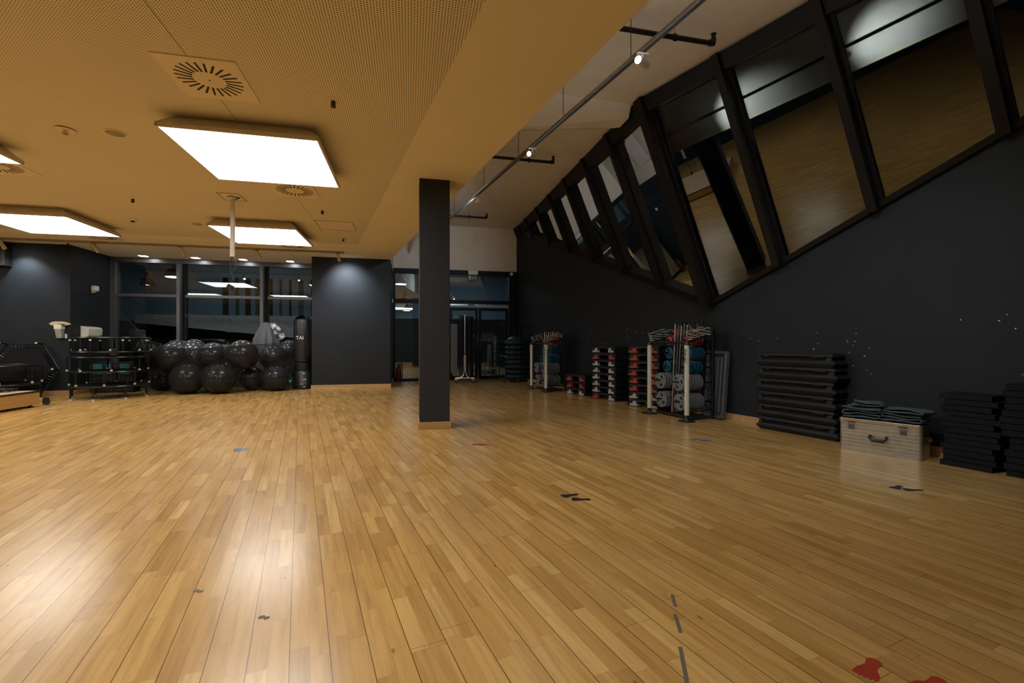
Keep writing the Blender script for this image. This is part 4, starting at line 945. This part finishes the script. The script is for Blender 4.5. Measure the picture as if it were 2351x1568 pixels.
for x in (.10, .50):
    la = MB().box(x-.022, x+.022, -.014, .0, H_-.07, H_-.018).build('latch', M['frame2'], t, bevel=.003)
    MB().tube([(x-.027, -.012, H_-.06), (x-.03, -.02, H_-.035), (x-.02, -.016, H_-.01)], .002, 6).build('latch_wire', M['steel'], la); MB().tube([(x+.027, -.012, H_-.06), (x+.03, -.02, H_-.035), (x+.02, -.016, H_-.01)], .002, 6).build('latch_wire', M['steel'], la)
    MB().box(x-.03, x+.03, -.013, 0, H_-.004, H_+.006).build('latch_hook', M['black'], la); MB().box(x-.008, x+.008, -.016, -.012, H_-.05, H_-.042).build('keyhole', M['slot'], la)
hd = MB().tube([(.255, -.012, .178), (.250, -.028, .158), (.275, -.034, .135), (.355, -.034, .135), (.380, -.028, .158), (.375, -.012, .178)], [.009, .012, .014, .014, .012, .009], 10).build('handle', M['black'], t, smooth=True)
MB().box(.245, .385, -.010, 0, .175, .190).build('handle_plate', M['steel'], hd)
mb = MB(); random.seed(5)
for k in range(14): mb.lathe([(.0025, -.003), (.0025, 0)], 6, Tr(.02+.045*k, -.006, .010) @ Rx(PI/2)); mb.lathe([(.0025, -.003), (.0025, 0)], 6, Tr(.02+.045*k, -.010, H_+.012) @ Rx(PI/2))
mb.build('rivets', M['chrome'], t)
MB().tube([(L_+.008, .10, .20), (L_+.03, .10, .17), (L_+.03, .18, .17), (L_+.008, .18, .20)], .005, 6).build('side_handle', M['steel'], t)
CF = Tr(4.215, 3.745, 0) @ Rz(RZC)
def blanket(x, y, z, w_, d_, layers, th, rz, label, seed, taper=0.):
    # folded cloth: one continuous serpentine sheet seen edge-on, softened by noise
    rnd = random.Random(seed); path = []
    for k in range(layers):
        zz = th*(k+.5); xs = [-.5, -.3, -.1, .1, .3, .5]
        if k % 2: xs = xs[::-1]
        for q, u in enumerate(xs):
            sag = .006*math.sin(u*7+k+seed)+rnd.uniform(-.003, .003); sh = 1-taper*k/layers
            path.append((u*w_*sh+rnd.uniform(-.006, .006), zz+sag))
        if k < layers-1:
            sx = xs[-1]*w_*(1-taper*k/layers); path.append((sx*1.05, zz+th*.5))
    n = len(path); ND = 14; vs = []; fs = []
    # smooth the profile
    for _ in range(1):
        np_ = []
        for i in range(n-1):
            a, b = path[i], path[i+1]; np_ += [a, ((a[0]+b[0])/2, (a[1]+b[1])/2)]
        np_.append(path[-1]); path = np_; n = len(path)
    for i, (px, pz) in enumerate(path):
        for j in range(ND+1):
            v = j/ND-.5; wob = .006*math.sin(i*.7+j*.9+seed)+.012*math.sin(v*5+i*.15)
            vs.append((px+wob*.5, v*d_+wob, max(.003, pz+.006*math.sin(v*9+i*.33+seed)*(pz/(th*layers)+.2))))
    for i in range(n-1):
        for j in range(ND): fs.append((i*(ND+1)+j, i*(ND+1)+j+1, (i+1)*(ND+1)+j+1, (i+1)*(ND+1)+j))
    p = CF @ Vector((x, y, z))
    o = MB().add(vs, fs).build('folded_blanket', M['cloth'], smooth=True); o.location = p; o.rotation_euler = (0, 0, RZC+rz)
    s_ = o.modifiers.new('thick', 'SOLIDIFY'); s_.thickness = .013; s_.offset = 0
    ss = o.modifiers.new('sub', 'SUBSURF'); ss.levels = 1; ss.render_levels = 1
    tag(o, label, 'blanket', 'folded teal-grey blankets on the case')
zt = H_+.035
blanket(.16, .13, zt+.006, .30, .22, 4, .026, .05, 'thick teal-grey blanket rolled and folded, lower one at the left of the case', 1)
blanket(.19, .14, zt+.116, .24, .20, 2, .026, .25, 'teal-grey blanket folded on top of the left pile on the case', 4, .2)
blanket(.48, .13, zt+.006, .30, .22, 3, .025, -.04, 'flat folded teal-grey blanket, lower one at the right of the case', 9)
blanket(.50, .14, zt+.088, .33, .23, 2, .022, -.22, 'teal-grey blanket draped on top of the right pile with pointed corner', 13, .15)

# ------------------------------------------------------------ foam pad stacks at the right edge
def pads(loc, n, th, L, D, where, seed, base=None):
    rnd = random.Random(seed); F = Tr(*loc) @ Rz(RZB); first = None
    for k in range(n):
        dx = rnd.choice((-.02, 0, .0, .03, .01, -.035)); p = F @ Vector((L/2+dx*.8, D/2+rnd.uniform(-.01, .012), k*th))
        lb = 'black foam pad, %s in the %s' % ('lowest' if k == 0 else 'topmost' if k == n-1 else ORD[k]+' from the floor', where)
        if first is None:
            o = MB().box(-L/2, L/2, -D/2, D/2, .0005, th-.003).build('foam_pad', M['foam'], bevel=.004); first = o
        else: o = first.copy(); sc.collection.objects.link(o)
        o.location = p; o.rotation_euler = (0, 0, RZB+rnd.uniform(-.03, .03)); tag(o, lb, 'foam pad', 'foam pads in the '+where)
pads((4.545, 3.06, 0), 13, .048, .335, .30, 'stack beside the case', 2)
pads((4.64, 2.69, 0), 14, .0525, .34, .28, 'stack cut off at the right edge', 6)
t = thing('wicker_basket', 'brown basket with cords on top of the pad stack at the right edge', 'basket', (4.86, 2.50, .735))
n = 28; mb = MB(); mb.lathe([(.10, 0), (.16, .03), (.19, .075), (.185, .078), (.15, .035), (.09, .008)], n); mb.build('bowl', M['basket'], t, smooth=True)
mb = MB(); mb.tube([(.13*math.cos(a), .12*math.sin(a), .06+.02*math.sin(3*a)) for a in [2*PI*i/24 for i in range(24)]], .006, 6, True); mb.tube([(-.15, -.05, .06), (-.05, -.1, .10), (.03, -.05, .07), (.1, .02, .09)], .006, 6); mb.build('cord', M['cable'], t, smooth=True)

# ------------------------------------------------------------ floor stickers and tape
def foot_poly(s=1., mir=False):
    pts = []
    for a in range(0, 181, 20): pts.append((.024*math.cos(math.radians(180+a)), -.05+.024*math.sin(math.radians(180+a))))
    pts += [(.019, -.02), (.024, .0), (.034, .025)]
    for k in range(5):
        cx = .031-.0155*k; cy = .052+(.004, .008, .009, .007, .002)[k]; r = .0085 if k == 0 else .0068
        for q in (-20, 20, 60, 100, 140, 180, 200): pts.append((cx+r*math.cos(math.radians(q)), cy+.004+r*1.4*math.sin(math.radians(q))))
    pts += [(-.034, .025), (-.020, .0), (-.019, -.02)]
    return [((-x if mir else x)*s, y*s) for x, y in (pts if not mir else pts[::-1])]
FEET = [(1.455, 1.185, 2.03, 'sred', 'red bare-foot sticker on the floor at the lower right'), (1.565, 1.085, 1.75, 'sred', 'red foot sticker cut off by the bottom edge'),
 (1.085, 2.995, 1.75, 'sblack', 'left of two dark foot stickers in the middle of the floor'), (1.13, 2.90, 1.3, 'sblack', 'right of two dark foot stickers in the middle of the floor'),
 (3.49, 2.64, 1.9, 'sblack', 'left dark foot sticker on the floor in front of the metal case'), (3.535, 2.565, 1.2, 'sblack', 'right dark foot sticker on the floor in front of the metal case'),
 (3.08, 4.45, 1.8, 'sblue', 'left blue foot sticker in front of the near plate rack'), (3.14, 4.37, 1.5, 'sblue', 'right blue foot sticker in front of the near plate rack'),
 (.70, 4.73, 1.6, 'sred', 'left red foot sticker right of the column'), (.76, 4.69, 1.5, 'sred', 'right red foot sticker right of the column'),
 (-1.65, 5.04, 1.7, 'sblue', 'upper blue foot sticker left of the column on the open floor'), (-1.62, 4.96, 1.65, 'sblue', 'lower blue foot sticker left of the column on the open floor')]
for k, (x, y, a, m, lb) in enumerate(FEET):
    o = MB().prism(foot_poly(.88, k % 2 == 1), 0, .0008).build('foot_sticker', M[m]); o.location = (x, y, .0003); o.rotation_euler = (0, 0, a); tag(o, lb, 'floor sticker', 'foot-shaped floor stickers')
for k, (a, b, lb) in enumerate((((1.073, 1.715), (1.036, 1.632), 'farthest of three grey tape strips at the lower right of the floor'), ((1.006, 1.588), (.961, 1.48), 'middle of three grey tape strips at the lower right of the floor'), ((.915, 1.413), (.80, 1.18), 'nearest and longest grey tape strip at the bottom edge'))):
    d = (Vector(b)-Vector(a)).normalized(); s = Vector((-d.y, d.x))*.007
    o = MB().prism([tuple(Vector(a)+s), tuple(Vector(a)-s), tuple(Vector(b)-s), tuple(Vector(b)+s)][::-1], .0003, .0007).build('tape_strip', M['tape']); tag(o, lb, 'tape', 'grey tape strips on the floor')
for x, y, lb in ((-.547, 1.915, 'torn scrap of grey tape left of centre near the bottom'), (-.878, 2.18, 'small torn grey tape scrap further left on the floor')):
    pts = [(-.022, -.006), (-.01, -.012), (.0, -.004), (.012, -.014), (.024, -.002), (.018, .01), (.004, .004), (-.006, .012), (-.018, .008)]
    o = MB().prism(pts, 0, .0006).build('tape_scrap', M['tape']); o.location = (x, y, .0003); o.rotation_euler = (0, 0, -.4); tag(o, lb, 'tape')
